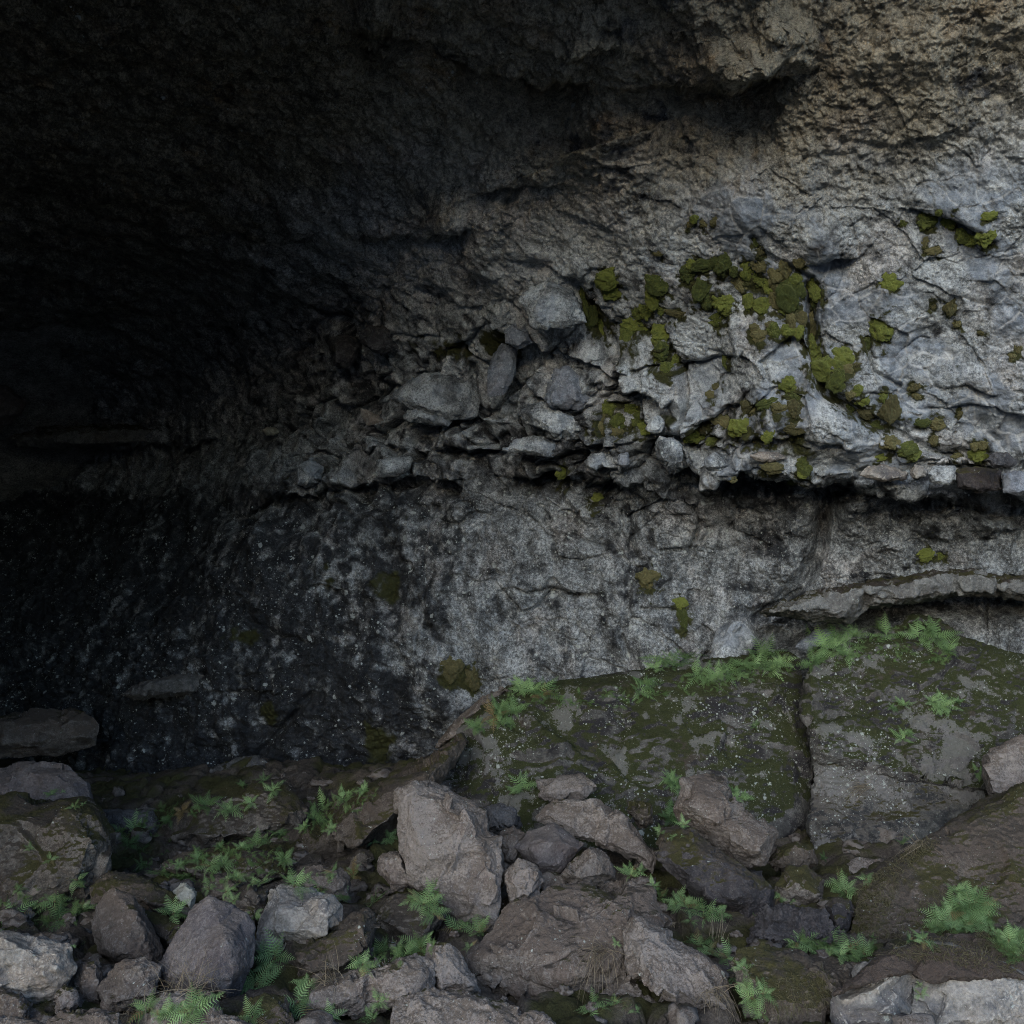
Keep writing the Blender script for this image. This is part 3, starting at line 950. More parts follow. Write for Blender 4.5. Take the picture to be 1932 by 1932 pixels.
    pit = sstep(.0, .25, fbm(Q, .3 * ff + .05, 3, 37))
    a -= sstep(.5, .25, g1) * .008 * rough * pit
    a += fbm(Q, .075, 4, 43, gain=.6) * .018 * rough * (.35 + pit)
    if strata:
        a += fbm(Q * np.array([.25, .25, 1.4], np.float32), .05, 3, 41, kind='r') * strata
    co = co + no * a[:, None].astype(np.float32)
    org = pt(sum(ax) / len(ax), yb, d).astype(np.float32)
    co = co - org
    me.vertices.foreach_set('co', co.ravel())
    me.polygons.foreach_set('use_smooth', np.ones(len(me.polygons), bool))
    me.update()
    me.materials.clear()
    if M[mat] is WALL:
        z0 = np.zeros(n)
        dk0 = sstep(-.10, .30, fbm(Q, .28, 4, 7)) * .75
        add_attr(me, 'mask', np.stack([dk0, z0, sstep(0, .3, fbm(Q, .35, 3, 8)) * .7, z0], 1))
        add_attr(me, 'mask2', np.stack([z0 + .35, z0, z0, z0], 1))
        add_attr(me, 'mask3', np.stack([z0 + .35, z0, z0, z0], 1))
    o = link(name, me, M[mat])
    o.location = Vector([float(v) for v in org])
    tag(o, label, cat, group)
    return o


B = rock
# --- the great mossy slabs against the right wall
B('mossy_slab', 'broad dark mossy slab left of the deep vertical crack', 4, [[(60, 720), (150, 600), (230, 530), (300, 482), (370, 505), (560, 512), (680, 495), (900, 470), (1000, 440), (1130, 392), (1190, 382), (1231, 400), (1238, 560), (1244, 680), (1268, 730), (1274, 900), (1150, 1040), (400, 1050), (180, 900)], [(700, 525), (735, 472), (790, 460), (860, 468), (905, 505), (800, 550)], [(1050, 445), (1105, 384), (1185, 374), (1228, 398), (1215, 450), (1120, 470)], [(370, 545), (425, 496), (520, 502), (570, 535), (460, 570)]], 'slab', d=8.5, th=.10, tilt=.75, back=.5, shrink=.85, rough=1.6, facet=.45, chips=3, chipsize=.45, strata=.0015, cat='rock slab')
B('mossy_slab', 'dark mossy slab right of the deep vertical crack, below the long shelf', 4, [[(1248, 380), (1330, 335), (1480, 312), (1600, 288), (1680, 302), (1932, 385), (2090, 440), (2090, 800), (1800, 800), (1400, 760), (1284, 720), (1256, 650), (1247, 520)], [(1420, 360), (1490, 300), (1590, 278), (1665, 288), (1690, 335), (1560, 370)]], 'slab', d=8.6, th=.10, tilt=.7, back=.5, shrink=.85, rough=1.6, facet=.45, chips=3, chipsize=.45, strata=.0015, cat='rock slab')
B('patched_slab', 'large angular slab with grey bare patches and white lichen, right of the upright brown boulder', 3, [(846, 325), (1000, 312), (1180, 312), (1380, 205), (1530, 140), (1570, 220), (1640, 290), (1690, 380), (1720, 530), (1600, 640), (1440, 760), (1230, 860), (1200, 900), (1000, 950), (900, 930), (830, 850), (826, 640)], 'patched', d=8.12, th=.05, tilt=.72, back=.5, shrink=.8, rough=1.5, facet=.4, chips=2, chipsize=.4, cat='rock slab')
B('grey_slab', 'grey broken slab at the right edge above the long brown slope', 3, [(1700, 320), (1800, 292), (1932, 190), (2120, 130), (2120, 500), (1850, 540), (1725, 540), (1690, 420)], 'grey', d=7.9, th=.12, tilt=.5, back=.5, shrink=.8, facet=.5, cat='rock slab')
B('sloping_boulder', 'huge brown sloping boulder with grassy left flank at the right edge', 3, [(1000, 1290), (1060, 1020), (1220, 880), (1450, 720), (1560, 640), (1690, 570), (1932, 440), (2150, 370), (2150, 1330), (1932, 1330), (1400, 1350), (1150, 1340)], 'earth', d=6.0, th=.10, tilt=.8, back=.5, shrink=.8, rough=1.3, facet=.35, chips=1.5, chipsize=.4)
B('long_shelf', 'long rough rock shelf jutting from the wall above the right mossy slab', 4, [[(1090, 255), (1250, 192), (1400, 165), (1470, 158), (1440, 240), (1385, 285), (1280, 268)], [(1370, 172), (1520, 148), (1650, 125), (1720, 122), (1740, 195), (1640, 212), (1560, 222), (1420, 240)], [(1690, 125), (1800, 116), (1862, 146), (1852, 205), (1720, 200)], [(1800, 165), (1880, 142), (2060, 120), (2060, 225), (1880, 205)]], 'shelf', d=9.3, th=.7, tilt=-.1, back=2.2, sink=0, rough=2.2, chips=2, chipsize=.6, facet=.8, cat='rock shelf')
B('lichened_rock', 'rounded lichened knob of rock left of the long shelf', 4, [(930, 420), (960, 320), (1040, 245), (1080, 290), (1112, 352), (1080, 410), (980, 445)], 'wallrock', d=10.1, th=.4, tilt=.3, facet=.4, cat='rock')
B('blue_stone', 'small smooth blue grey stone behind the crack between the mossy slabs', 4, [(1210, 358), (1270, 305), (1335, 308), (1330, 350), (1250, 375)], 'wallblue', d=9.7, th=.4, cat='rock', facet=.4)
B('rim_rock', 'grey leaning rock on the upper left end of the broad mossy slab', 4, [(80, 665), (150, 585), (230, 510), (310, 478), (320, 500), (240, 550), (180, 620), (110, 660)], 'grey', d=9.6, th=.35, tilt=.3, facet=.6, cat='rock')
# --- back row, left
B('mossy_boulder', 'big brown mossy boulder filling the left edge', 1, [(-220, 560), (-60, 520), (100, 500), (330, 500), (470, 520), (540, 580), (575, 720), (572, 800), (545, 830), (552, 905), (460, 985), (430, 1090), (250, 1180), (0, 1210), (-220, 1210)], 'mossy', d=6.6, th=.28, tilt=.5)
B('dark_boulder', 'dark grey boulder resting behind the big mossy one at the left edge', 1, [(-200, 420), (0, 395), (90, 345), (330, 352), (460, 450), (480, 560), (200, 620), (-200, 640)], 'purple', d=8.0, th=.3, tilt=.4)
B('shadowed_rock', 'dim brown rock low against the wall at the far left', 8, [(-120, 1640), (60, 1620), (260, 1600), (400, 1610), (470, 1680), (460, 1760), (300, 1800), (-120, 1820)], 'brown', d=12.0, th=.35, tilt=.3)
B('flat_rock', 'flat flaky grey rock leaning at the foot of the dark wall', 1, [(1015, 450), (1150, 362), (1330, 308), (1408, 342), (1392, 425), (1260, 480), (1050, 510)], 'dim', d=10.4, th=.3, tilt=.6, strata=.02, cat='rock')
B('fern_mound', 'mossy rock crowned with ferns above a small dark hollow', 1, [(850, 640), (1000, 525), (1250, 465), (1480, 425), (1510, 500), (1620, 590), (1610, 690), (1430, 715), (1240, 700), (1170, 790), (1020, 810), (868, 770)], 'mossy', d=8.6, th=.35, tilt=.6)
B('dark_stone', 'low dark stone left of the fern crowned rock', 1, [(520, 600), (680, 585), (800, 600), (830, 650), (860, 700), (850, 800), (740, 770), (560, 690)], 'dark', d=8.8, th=.3, cat='rock')
B('mossy_ridge', 'long mossy ridge of rock sloping up to the broad slab', 2, [(-160, 700), (0, 600), (180, 500), (380, 390), (560, 285), (735, 180), (738, 270), (640, 450), (370, 650), (330, 690), (200, 800), (80, 880), (-150, 880)], 'earth', d=8.0, th=.35, tilt=.7)
B('dark_stone', 'round dark mossy stone tucked under the mossy ridge', 2, [(120, 840), (160, 800), (220, 800), (250, 850), (200, 890), (130, 890)], 'mossy', d=7.7, th=.4, cat='rock')
B('dark_stone', 'dark stones between the tall grey boulder and the long tilted one', 2, [(820, 590), (900, 555), (990, 590), (1010, 680), (930, 720), (840, 700)], 'dark', d=7.9, th=.4, cat='rock')
B('pale_rock', 'flat pale topped rock at the foot of the broad mossy slab', 2, [(1085, 440), (1180, 430), (1250, 410), (1340, 408), (1412, 470), (1360, 530), (1200, 540), (1110, 520)], 'grey', d=8.2, th=.4, tilt=.8, cat='rock')
B('mossy_stone', 'small mossy stone behind the right end of the long tilted boulder', 2, [(1560, 600), (1580, 555), (1650, 542), (1700, 560), (1710, 650), (1640, 690)], 'mossy', d=7.9, th=.4, cat='rock')
# --- middle pile
B('tall_boulder', 'tall upright grey boulder, highest of the middle pile', 2, [[(358, 495), (480, 440), (540, 420), (620, 440), (690, 520), (760, 580), (846, 598), (842, 640), (860, 760), (700, 900), (480, 980), (410, 930), (400, 780), (365, 620)], [(560, 760), (760, 640), (880, 710), (918, 742), (920, 850), (935, 905), (935, 1050), (880, 1200), (720, 1190), (600, 1100), (480, 980)]], 'grey', d=6.2, th=.30, tilt=.45)
B('lumpy_rock', 'lumpy lichened rock at the left foot of the tall grey boulder', 2, [(258, 900), (280, 830), (380, 795), (420, 900), (460, 1000), (340, 1010)], 'grey', d=6.5, th=.4, cat='rock')
B('long_boulder', 'long tilted boulder roofing a dark hole right of the middle pile', 2, [[(1078, 625), (1150, 552), (1220, 525), (1400, 530), (1530, 590), (1600, 700), (1500, 830), (1380, 785), (1300, 712), (1200, 668), (1090, 658)], [(1400, 560), (1530, 590), (1660, 730), (1735, 860), (1710, 930), (1650, 905), (1540, 840), (1420, 770)]], 'grey', d=7.2, th=.3, tilt=.7, back=.5, sink=0)
B('faceted_boulder', 'angular boulder with smooth purple black faces under the long tilted one', 2, [(968, 790), (1040, 700), (1190, 668), (1290, 720), (1352, 785), (1280, 880), (1200, 960), (1130, 970), (1040, 870)], 'purple', d=6.9, tilt=.3, th=.4, rough=.6, ridge=[(1060, 800, .16), (1150, 770, .22), (1230, 760, .16), (1130, 900, .16), (1190, 880, .12)], facet=.3)
B('brown_stone', 'brown stone between the faceted boulder and the dark hole', 2, [(1215, 940), (1300, 850), (1380, 785), (1425, 800), (1500, 850), (1512, 945), (1420, 980), (1290, 980)], 'brown', d=6.6, th=.45, cat='rock')
B('round_rock', 'rounded rock below the faceted boulder and right of the tall one', 2, [(925, 930), (1000, 850), (1100, 890), (1135, 960), (1090, 1070), (960, 1100)], 'grey', d=6.3, th=.45, cat='rock')
B('brown_stone', 'smooth brown stone wedged between tall boulder and faceted boulder', 2, [(895, 720), (970, 675), (1040, 720), (1000, 800), (980, 900), (920, 900)], 'brown', d=7.0, th=.4, cat='rock')
B('great_boulder', 'largest brown boulder in the foreground centre with dry grass hanging down', 2, [[(728, 1370), (880, 1200), (1000, 1100), (1180, 970), (1280, 930), (1430, 925), (1500, 960), (1620, 1000), (1700, 1030), (1745, 1130), (1810, 1180), (1700, 1350), (1560, 1480), (1500, 1545), (1380, 1572), (1200, 1612), (1050, 1582), (900, 1542), (830, 1505), (760, 1440)], [(860, 1230), (900, 1120), (1000, 1063), (1110, 1070), (1150, 1150), (1050, 1250), (950, 1290)]], 'brown', d=5.0, th=.25, tilt=.85, back=.35, facet=.8)
B('pale_lobe', 'pale lichened boulder leaning on the right side of the great brown one', 2, [(1538, 1230), (1600, 1143), (1650, 1180), (1740, 1290), (1860, 1300), (1960, 1350), (2060, 1460), (2180, 1720), (2000, 1740), (1770, 1645), (1640, 1495), (1550, 1410)], 'grey', d=4.75, th=.3, tilt=.7, back=.5)
B('low_rock', 'low grey rock half hidden between the great boulder and the pale leaning one', 2, [(1420, 1560), (1500, 1500), (1570, 1440), (1640, 1500), (1740, 1590), (1770, 1640), (1600, 1620), (1520, 1590)], 'grey', d=5.0, th=.3, cat='rock')
B('small_rock', 'small brown rock above the dark gap right of the great boulder', 2, [(1590, 960), (1640, 935), (1720, 945), (1720, 1000), (1690, 1040), (1620, 1010)], 'brown', d=6.6, th=.4, cat='rock')
B('mossy_rock', 'round mossy rock left of the tall boulder foot', 2, [(245, 1170), (330, 1025), (450, 1000), (560, 1040), (640, 1110), (600, 1190), (530, 1290), (400, 1300), (270, 1230)], 'mossy', d=5.9, th=.35, tilt=.6)
B('brown_slope_rock', 'flat brown mossy rock left of the round mossy one', 2, [(-60, 1330), (60, 1200), (180, 1112), (250, 1180), (390, 1290), (370, 1340), (150, 1420), (0, 1500), (-80, 1480)], 'earth', d=5.8, th=.3, tilt=.7)
B('diagonal_rock', 'long grey brown rock running diagonally below the flat mossy one', 2, [[(-260, 1660), (-120, 1560), (0, 1515), (130, 1440), (260, 1390), (260, 1560), (200, 1650), (0, 1660)], [(180, 1430), (350, 1350), (500, 1345), (560, 1400), (560, 1540), (350, 1630), (220, 1640)]], 'grey', d=4.75, th=.35, tilt=.55)
B('upright_stone', 'pale upright stone left of the great brown boulder', 2, [(495, 1400), (530, 1285), (620, 1298), (720, 1395), (745, 1480), (800, 1540), (690, 1570), (560, 1560)], 'grey', d=4.9, th=.35, tilt=.5)
B('front_slab', 'flat grey slab at the bottom edge in front of the great boulder', 2, [[(315, 1760), (355, 1575), (480, 1542), (560, 1528), (720, 1568), (900, 1580), (1000, 1622), (1010, 1760)], [(1000, 1670), (1090, 1636), (1150, 1660), (1200, 1720), (1200, 1780), (1000, 1780)]], 'grey', d=4.3, th=.25, tilt=.9, back=.5)
# --- left foreground
B('pale_boulder', 'pale grey boulder with blue black stain at the bottom left corner', 1, [(-160, 1235), (0, 1215), (60, 1220), (290, 1275), (375, 1310), (382, 1380), (390, 1450), (300, 1565), (190, 1595), (60, 1570), (-160, 1600)], 'pale', d=4.75, th=.3, tilt=.4)
B('corner_rock', 'brown rock under the pale stained boulder in the bottom left corner', 1, [(-160, 1560), (0, 1530), (110, 1560), (170, 1620), (160, 1690), (60, 1720), (-160, 1720)], 'brown', d=4.6, th=.3, cat='rock')
B('corner_rock', 'thin pale rock along the very bottom of the left corner', 1, [(-160, 1690), (60, 1680), (160, 1695), (250, 1720), (250, 1790), (-160, 1790)], 'grey', d=4.2, th=.3, cat='rock')
B('peaked_rock', 'brown peaked rock left of the purple pointed boulder', 1, [(578, 1005), (625, 1045), (700, 1040), (750, 1100), (770, 1170), (862, 1330), (835, 1430), (650, 1400), (560, 1352), (510, 1350), (468, 1220), (500, 1100)], 'brown', d=5.5, th=.3, tilt=.3, ridge=[(590, 1060, .05), (560, 1320, .14), (720, 1150, .16), (640, 1350, .22), (790, 1380, .14), (530, 1230, .1)], facet=.3, rough=.8, chips=.5, chipsize=.6)
B('dusty_slab', 'smooth dusty slab rising behind the brown peaked rock', 1, [(470, 1010), (560, 915), (650, 915), (790, 950), (825, 1010), (900, 1060), (1025, 1110), (1010, 1150), (840, 1130), (640, 1060), (480, 1080)], 'earth', d=6.2, th=.3, tilt=.7)
B('dusty_wedge', 'smooth brown wedge between the peaked rock and the purple boulder', 1, [(745, 1110), (840, 1130), (1000, 1200), (960, 1290), (870, 1360), (780, 1280)], 'earth', d=5.7, th=.3, tilt=.5, facet=.2, rough=.4, cat='rock')
B('pale_stone', 'small pale yellowish pointed stone beside the ferns', 1, [(965, 968), (1010, 990), (1030, 1040), (1020, 1140), (940, 1110), (885, 1042)], 'stone', d=6.25, th=.4, facet=.5, cat='stone')
B('pointed_boulder', 'purple grey pointed boulder with a sharp peak and dark right side', 1, [(1095, 1048), (1130, 1075), (1220, 1160), (1290, 1150), (1332, 1220), (1322, 1400), (1270, 1540), (1205, 1655), (1120, 1590), (850, 1560), (818, 1440), (920, 1230), (1000, 1130)], 'purple', d=4.95, tilt=.25, th=.3, ridge=[(1110, 1130, .05), (1000, 1300, .16), (900, 1450, .16), (1100, 1500, .30), (1190, 1280, .22), (1225, 1450, .24), (1180, 1600, .2), (1290, 1250, .06)], facet=.3, rough=.8, chips=.5, chipsize=.6)
B('stained_boulder', 'brown boulder with blue black stains and ferns along its top', 1, [(1370, 1150), (1420, 1010), (1490, 985), (1600, 1000), (1740, 1040), (1800, 1100), (1800, 1200), (1750, 1275), (1600, 1285), (1510, 1340), (1370, 1350), (1330, 1250)], 'pale', d=5.6, th=.32, tilt=.35)
B('mossy_rock', 'brown mossy rock right of the stained boulder', 1, [(1490, 1420), (1600, 1280), (1780, 1280), (1840, 1150), (1932, 1105), (1990, 1180), (1960, 1350), (1800, 1470), (1560, 1520)], 'earth', d=5.3, th=.32, tilt=.5)
B('squat_rock', 'squat brown rock in front of the peaked one', 1, [(520, 1510), (640, 1375), (760, 1370), (840, 1440), (845, 1570), (700, 1620), (540, 1650)], 'brown', d=4.75, th=.3, tilt=.5)
B('small_rock', 'small rough brown rock right of the pale stained boulder', 1, [(390, 1500), (420, 1385), (520, 1375), (545, 1500), (530, 1620), (400, 1640)], 'brown', d=4.85, th=.35, cat='rock')
B('small_rock', 'small knobbly grey rock at the right foot of the pale stained boulder', 1, [(285, 1570), (340, 1510), (400, 1530), (420, 1620), (370, 1670), (290, 1640)], 'grey', d=4.65, th=.35, cat='rock')
B('low_slab', 'low grey slab below the purple pointed boulder', 1, [(720, 1760), (780, 1580), (850, 1548), (1100, 1545), (1175, 1640), (1190, 1760)], 'grey', d=4.35, th=.3, tilt=.8, back=.5)
B('edge_rock', 'round brown rock on the bottom edge left of the low slab', 1, [(240, 1700), (330, 1650), (500, 1630), (620, 1660), (640, 1720), (640, 1790), (240, 1790)], 'brown', d=4.2, th=.3, tilt=.6, cat='rock')
B('edge_rock', 'mossy brown rock on the bottom edge right of the pointed boulder', 1, [(1225, 1690), (1280, 1590), (1380, 1560), (1500, 1580), (1540, 1690), (1540, 1780), (1225, 1780)], 'earth', d=4.4, th=.3, tilt=.6, cat='rock')
B('edge_rock', 'thin pale rock on the bottom edge between two ferns', 1, [(1060, 1740), (1110, 1680), (1220, 1670), (1330, 1720), (1330, 1790), (1060, 1790)], 'grey', d=4.15, th=.3, tilt=.6, cat='rock')
B('back_rock', 'grey brown rock above the stained boulder among ferns', 1, [(1540, 940), (1640, 890), (1780, 890), (1840, 960), (1830, 1050), (1760, 1060), (1600, 1010)], 'brown', d=6.5, th=.35, tilt=.5, cat='rock')
B('mossy_hump', 'mossy hump behind the purple pointed boulder', 1, [(1130, 1130), (1200, 1030), (1310, 970), (1400, 1010), (1400, 1120), (1330, 1210), (1230, 1190)], 'mossy', d=6.0, th=.35, tilt=.6, cat='rock')
B('mossy_hump', 'brown mossy hump below the small dark hollow', 1, [(850, 880), (960, 810), (1180, 780), (1270, 820), (1500, 840), (1520, 930), (1300, 990), (1100, 960), (900, 930)], 'mossy', d=7.2, th=.3, tilt=.7, cat='rock')
B('mossy_hump', 'dark mossy rock right of the small pale stone', 1, [(1040, 1010), (1110, 930), (1230, 920), (1270, 990), (1200, 1060), (1080, 1080)], 'earth', d=6.4, th=.35, tilt=.5, cat='rock')
# --- right foreground
B('upright_boulder', 'upright brown boulder with a broken knob in front of the broad slab', 3, [[(108, 560), (140, 440), (200, 400), (280, 394), (370, 420), (410, 500), (460, 590), (440, 800), (300, 775), (200, 695), (100, 665)], [(300, 520), (460, 590), (520, 650), (590, 690), (652, 702), (630, 755), (575, 855), (500, 870), (430, 845), (300, 775)]], 'brown', d=6.9, th=.35, tilt=.35, facet=.6)
B('violet_rock', 'dark blue violet rock under the upright brown boulder', 3, [(0, 840), (50, 720), (180, 695), (300, 775), (470, 880), (560, 950), (622, 1040), (590, 1095), (480, 1140), (400, 1140), (270, 1080), (80, 920)], 'violet', d=6.35, th=.3, tilt=.6)
B('mossy_rock', 'olive mossy rock right of the dark violet one', 3, [(618, 1000), (690, 878), (790, 890), (886, 960), (882, 1065), (800, 1095), (680, 1095)], 'mossy', d=6.5, th=.4, tilt=.5, cat='rock')
B('ridged_rock', 'black brown rock with ridged crust above the row of ferns', 3, [(475, 1290), (550, 1110), (700, 1090), (780, 1110), (880, 1130), (962, 1240), (950, 1300), (700, 1310)], 'ridged', d=5.85, th=.35, tilt=.4, rough=2.2, strata=.012)
B('dark_stone', 'plum brown stone right of the ridged rock', 3, [(888, 1090), (930, 1050), (1030, 1065), (1042, 1140), (1000, 1240), (940, 1230)], 'violet', d=6.1, th=.4, cat='rock', facet=.4)
B('mossy_mound', 'mossy mound with a white streak at the front right', 3, [(380, 1400), (430, 1320), (520, 1290), (680, 1310), (860, 1360), (960, 1400), (1100, 1400), (1000, 1560), (880, 1740), (600, 1760), (520, 1640)], 'mossy', d=4.55, th=.25, tilt=.75, back=.5)
_cb = B('corner_boulder', 'big boulder with pale cracked front face in the bottom right corner', 3, [[(925, 1560), (1000, 1500), (1180, 1360), (1350, 1300), (1400, 1330), (1390, 1480), (1345, 1700), (1300, 1760), (960, 1740), (945, 1640)], [(1360, 1310), (1540, 1310), (1830, 1400), (1932, 1480), (2100, 1560), (2100, 1800), (1380, 1800), (1390, 1560)]], 'pale', d=4.45, th=.25, tilt=.5)
_cap = B('turf_cap', None, 3, [[(915, 1575), (1000, 1500), (1180, 1350), (1350, 1290), (1400, 1300), (1400, 1440), (1300, 1425), (1180, 1450), (1080, 1490), (1000, 1540)], [(1360, 1292), (1540, 1303), (1700, 1345), (1830, 1395), (1950, 1480), (1860, 1478), (1700, 1450), (1560, 1490), (1440, 1510), (1370, 1480)]], 'turf', d=4.40, th=.2, tilt=.9, back=.4, facet=.2, rough=.7, cat=None, sink=0)
del _cap['kind']
_cap.parent = _cb
_cap.location = _cap.location - _cb.location
B('turf_hump', 'brown turf covered hump behind the corner boulder', 3, [(1120, 1350), (1230, 1290), (1420, 1235), (1700, 1240), (1932, 1290), (2100, 1340), (2100, 1480), (1900, 1480), (1500, 1400), (1250, 1400)], 'turf', d=5.1, th=.2, tilt=.9, back=.5, facet=.3, rough=.5)
B('back_stone', 'mossy brown stone behind the dark violet rock', 3, [(0, 760), (20, 690), (150, 680), (220, 740), (150, 830), (30, 850)], 'mossy', d=6.8, th=.4, cat='rock')
B('back_stone', 'dark low stone between the upright boulder and the patched slab', 3, [(590, 880), (640, 790), (740, 760), (830, 790), (850, 880), (760, 910), (640, 920)], 'earth', d=7.2, th=.4, cat='rock')
B('grey_flake', 'flat grey flake under the lower edge of the patched slab', 3, [(920, 940), (980, 890), (1060, 840), (1200, 850), (1210, 880), (1080, 940), (1000, 950)], 'grey', d=7.4, th=.3, tilt=.8, cat='rock')


def wrock(name, label, z, poly, mat, out=.05, th=.5, **kw):
    pp = [conv(z, p) for q in (poly if isinstance(poly[0], list) else [poly]) for p in q]
    cx = sum(p[0] for p in pp) / len(pp)
    cy = sum(p[1] for p in pp) / len(pp)
    return rock(name, label, z, poly, mat, d=wall_depth(cx, cy) - out, th=th, tilt=kw.pop('tilt', .1), back=.9, sink=0, cat=kw.pop('cat', 'wall rock'), **kw)


W = wrock
W('wall_block', 'large pale square block at the top of the fractured band', 5, [(1345, 140), (1400, 90), (1480, 60), (1580, 95), (1640, 240), (1560, 265), (1400, 262)], 'wallrock', .35, .25)
W('wall_block', 'big pale lichened block with broken top in the fractured band', 5, [(790, 560), (850, 505), (940, 460), (1000, 450), (1160, 488), (1182, 570), (1172, 650), (1040, 660), (900, 620), (840, 590)], 'wallrock', .45, .3)
W('wall_block', 'oval pale block directly below the big broken topped one', 5, [(848, 650), (880, 600), (960, 580), (1030, 620), (1072, 655), (1050, 690), (950, 680), (870, 665)], 'wallrock', .55, .3)
W('wall_flake', 'bright pale flake standing out in the dark left part of the band', 5, [(668, 610), (700, 618), (745, 642), (782, 664), (770, 688), (690, 682), (672, 650)], 'pale', .45, .3)
W('wall_block', 'tall narrow blue grey block beside a vertical cleft', 5, [(1208, 440), (1240, 370), (1275, 330), (1340, 352), (1332, 470), (1285, 552), (1215, 562)], 'wallblue', .4, .3)
W('wall_stone', 'round blue grey stone above the tall narrow block', 5, [(1280, 280), (1320, 235), (1375, 260), (1408, 330), (1350, 355), (1290, 330)], 'wallblue', .3, .4)
W('wall_wedge', 'pale thin wedge at the bottom of the fractured band', 5, [(1270, 790), (1340, 740), (1420, 725), (1540, 750), (1530, 800), (1480, 822), (1380, 800)], 'wallrock', .4, .4)
W('wall_wedge', 'broad grey wedge pointing right above the thin pale wedge', 5, [(1350, 620), (1440, 570), (1560, 620), (1690, 690), (1600, 740), (1500, 745), (1400, 690), (1355, 650)], 'wallrock', .35, .35)
W('wall_block', 'blue grey block resting on the broad wedge', 5, [(1455, 560), (1490, 440), (1560, 420), (1640, 500), (1662, 590), (1600, 620), (1470, 600)], 'wallblue', .25, .3)
W('wall_block', 'pale corner block at the left end of the bedding crevice', 5, [(385, 940), (400, 850), (460, 820), (510, 860), (500, 920), (440, 955)], 'wallrock', .35, .4)
W('wall_block', 'dim square block with a pale top corner in the crevice', 5, [(730, 830), (800, 820), (890, 820), (885, 870), (830, 905), (735, 905)], 'wallrock', .3, .4)
W('wall_block', 'dark angular block high in the left of the fractured band', 5, [(660, 300), (700, 250), (770, 260), (800, 300), (830, 350), (760, 385), (690, 350)], 'dark', .4, .35)
W('wall_block', 'dark block left of the dark angular one', 5, [(530, 320), (580, 290), (650, 310), (672, 350), (620, 440), (550, 430)], 'dark', .4, .35)
W('wall_stone', 'small pale oval stone alone in the dark', 5, [(243, 705), (262, 690), (300, 690), (322, 708), (300, 728), (262, 728)], 'stone', .4, .5, facet=.2)
W('wall_block', 'pale cube shaped block in the middle of the bedding band', 6, [(350, 1110), (370, 1085), (430, 1078), (472, 1110), (468, 1190), (410, 1210), (360, 1180)], 'wallrock', .45, .35)
W('wall_stone', 'squarish pale stone right of the cube shaped block', 6, [(558, 1180), (600, 1148), (650, 1160), (665, 1205), (620, 1235), (570, 1220)], 'wallrock', .4, .4)
W('wall_stone', 'rounded grey stone in the bedding band left of the cube shaped block', 6, [(45, 1190), (80, 1150), (130, 1155), (145, 1200), (100, 1228), (60, 1220)], 'wallrock', .4, .4)
W('wall_stone', 'narrow blue stone between the rounded one and the cube shaped block', 6, [(185, 1200), (195, 1150), (235, 1150), (245, 1205), (215, 1220)], 'wallblue', .4, .4)
W('wall_stone', 'knobbly stone perched above the cube shaped block', 6, [(305, 1050), (330, 1000), (370, 988), (395, 1020), (380, 1065), (340, 1070)], 'wallrock', .35, .4)
W('wall_flake', 'long pale flake lying in the right part of the bedding band', 6, [(1225, 1250), (1260, 1205), (1340, 1200), (1440, 1235), (1430, 1265), (1330, 1278)], 'pale', .35, .4)
W('wall_stone', 'small pale stone right of the long pale flake', 6, [(1440, 1240), (1462, 1200), (1500, 1210), (1515, 1255), (1470, 1272)], 'pale', .4, .4)
W('wall_block', 'pale brown block left of the lichen spotted dark one', 6, [(1512, 1250), (1540, 1208), (1640, 1205), (1652, 1270), (1610, 1292), (1530, 1280)], 'wallrock', .4, .35)
W('wall_block', 'dark block with pale lichen spots and a grassy top', 6, [(1625, 1230), (1720, 1208), (1840, 1222), (1842, 1310), (1740, 1325), (1640, 1300)], 'violet', .38, .35)
W('wall_block', 'blue grey block at the right edge of the bedding band', 6, [(1838, 1240), (1900, 1225), (1990, 1235), (1990, 1330), (1900, 1335), (1842, 1320)], 'wallblue', .4, .35)
W('wall_slab', 'dark oval slab roofing the gap at the right end of the band', 6, [(1765, 1180), (1790, 1148), (1860, 1150), (1905, 1180), (1890, 1210), (1810, 1215)], 'dark', .5, .35)
W('wall_flake', 'pale flake in the middle of the bedding band below brown moss', 6, [(755, 1165), (800, 1142), (880, 1150), (922, 1175), (860, 1192), (790, 1190)], 'pale', .3, .4)
W('wall_shelf', 'dim brown shelf in the deep dark left with white drips', 8, [(20, 330), (180, 275), (540, 265), (800, 270), (970, 300), (970, 345), (700, 360), (560, 350), (330, 380), (100, 370)], 'shelf', .6, .9, rough=2.5, chips=2)
W('log_ledge', 'log shaped rounded ledge low on the dark left wall', 8, [[(560, 1540), (660, 1480), (800, 1448), (960, 1440), (960, 1530), (760, 1520), (640, 1560)], [(900, 1440), (1100, 1438), (1440, 1470), (1452, 1505), (1380, 1545), (1000, 1535)]], 'dim', -.12, .5, rough=1.8, chips=2)
W('edge_block', 'dim plum coloured block at the left edge above the brown shelf', 8, [(-120, 60), (30, 80), (125, 150), (90, 220), (10, 280), (-120, 280)], 'purple', 2.0, .4)
print('rocks', time.time() - _t0, sum(len(o.data.vertices) for o in COL.objects if o.type == 'MESH'))

# ------------------------------------------------------------------ things that grow on the rock: found by looking for the surface
bpy.context.view_layer.update()
DG = bpy.context.evaluated_depsgraph_get()
EYE = Vector((0, 0, CAMZ))


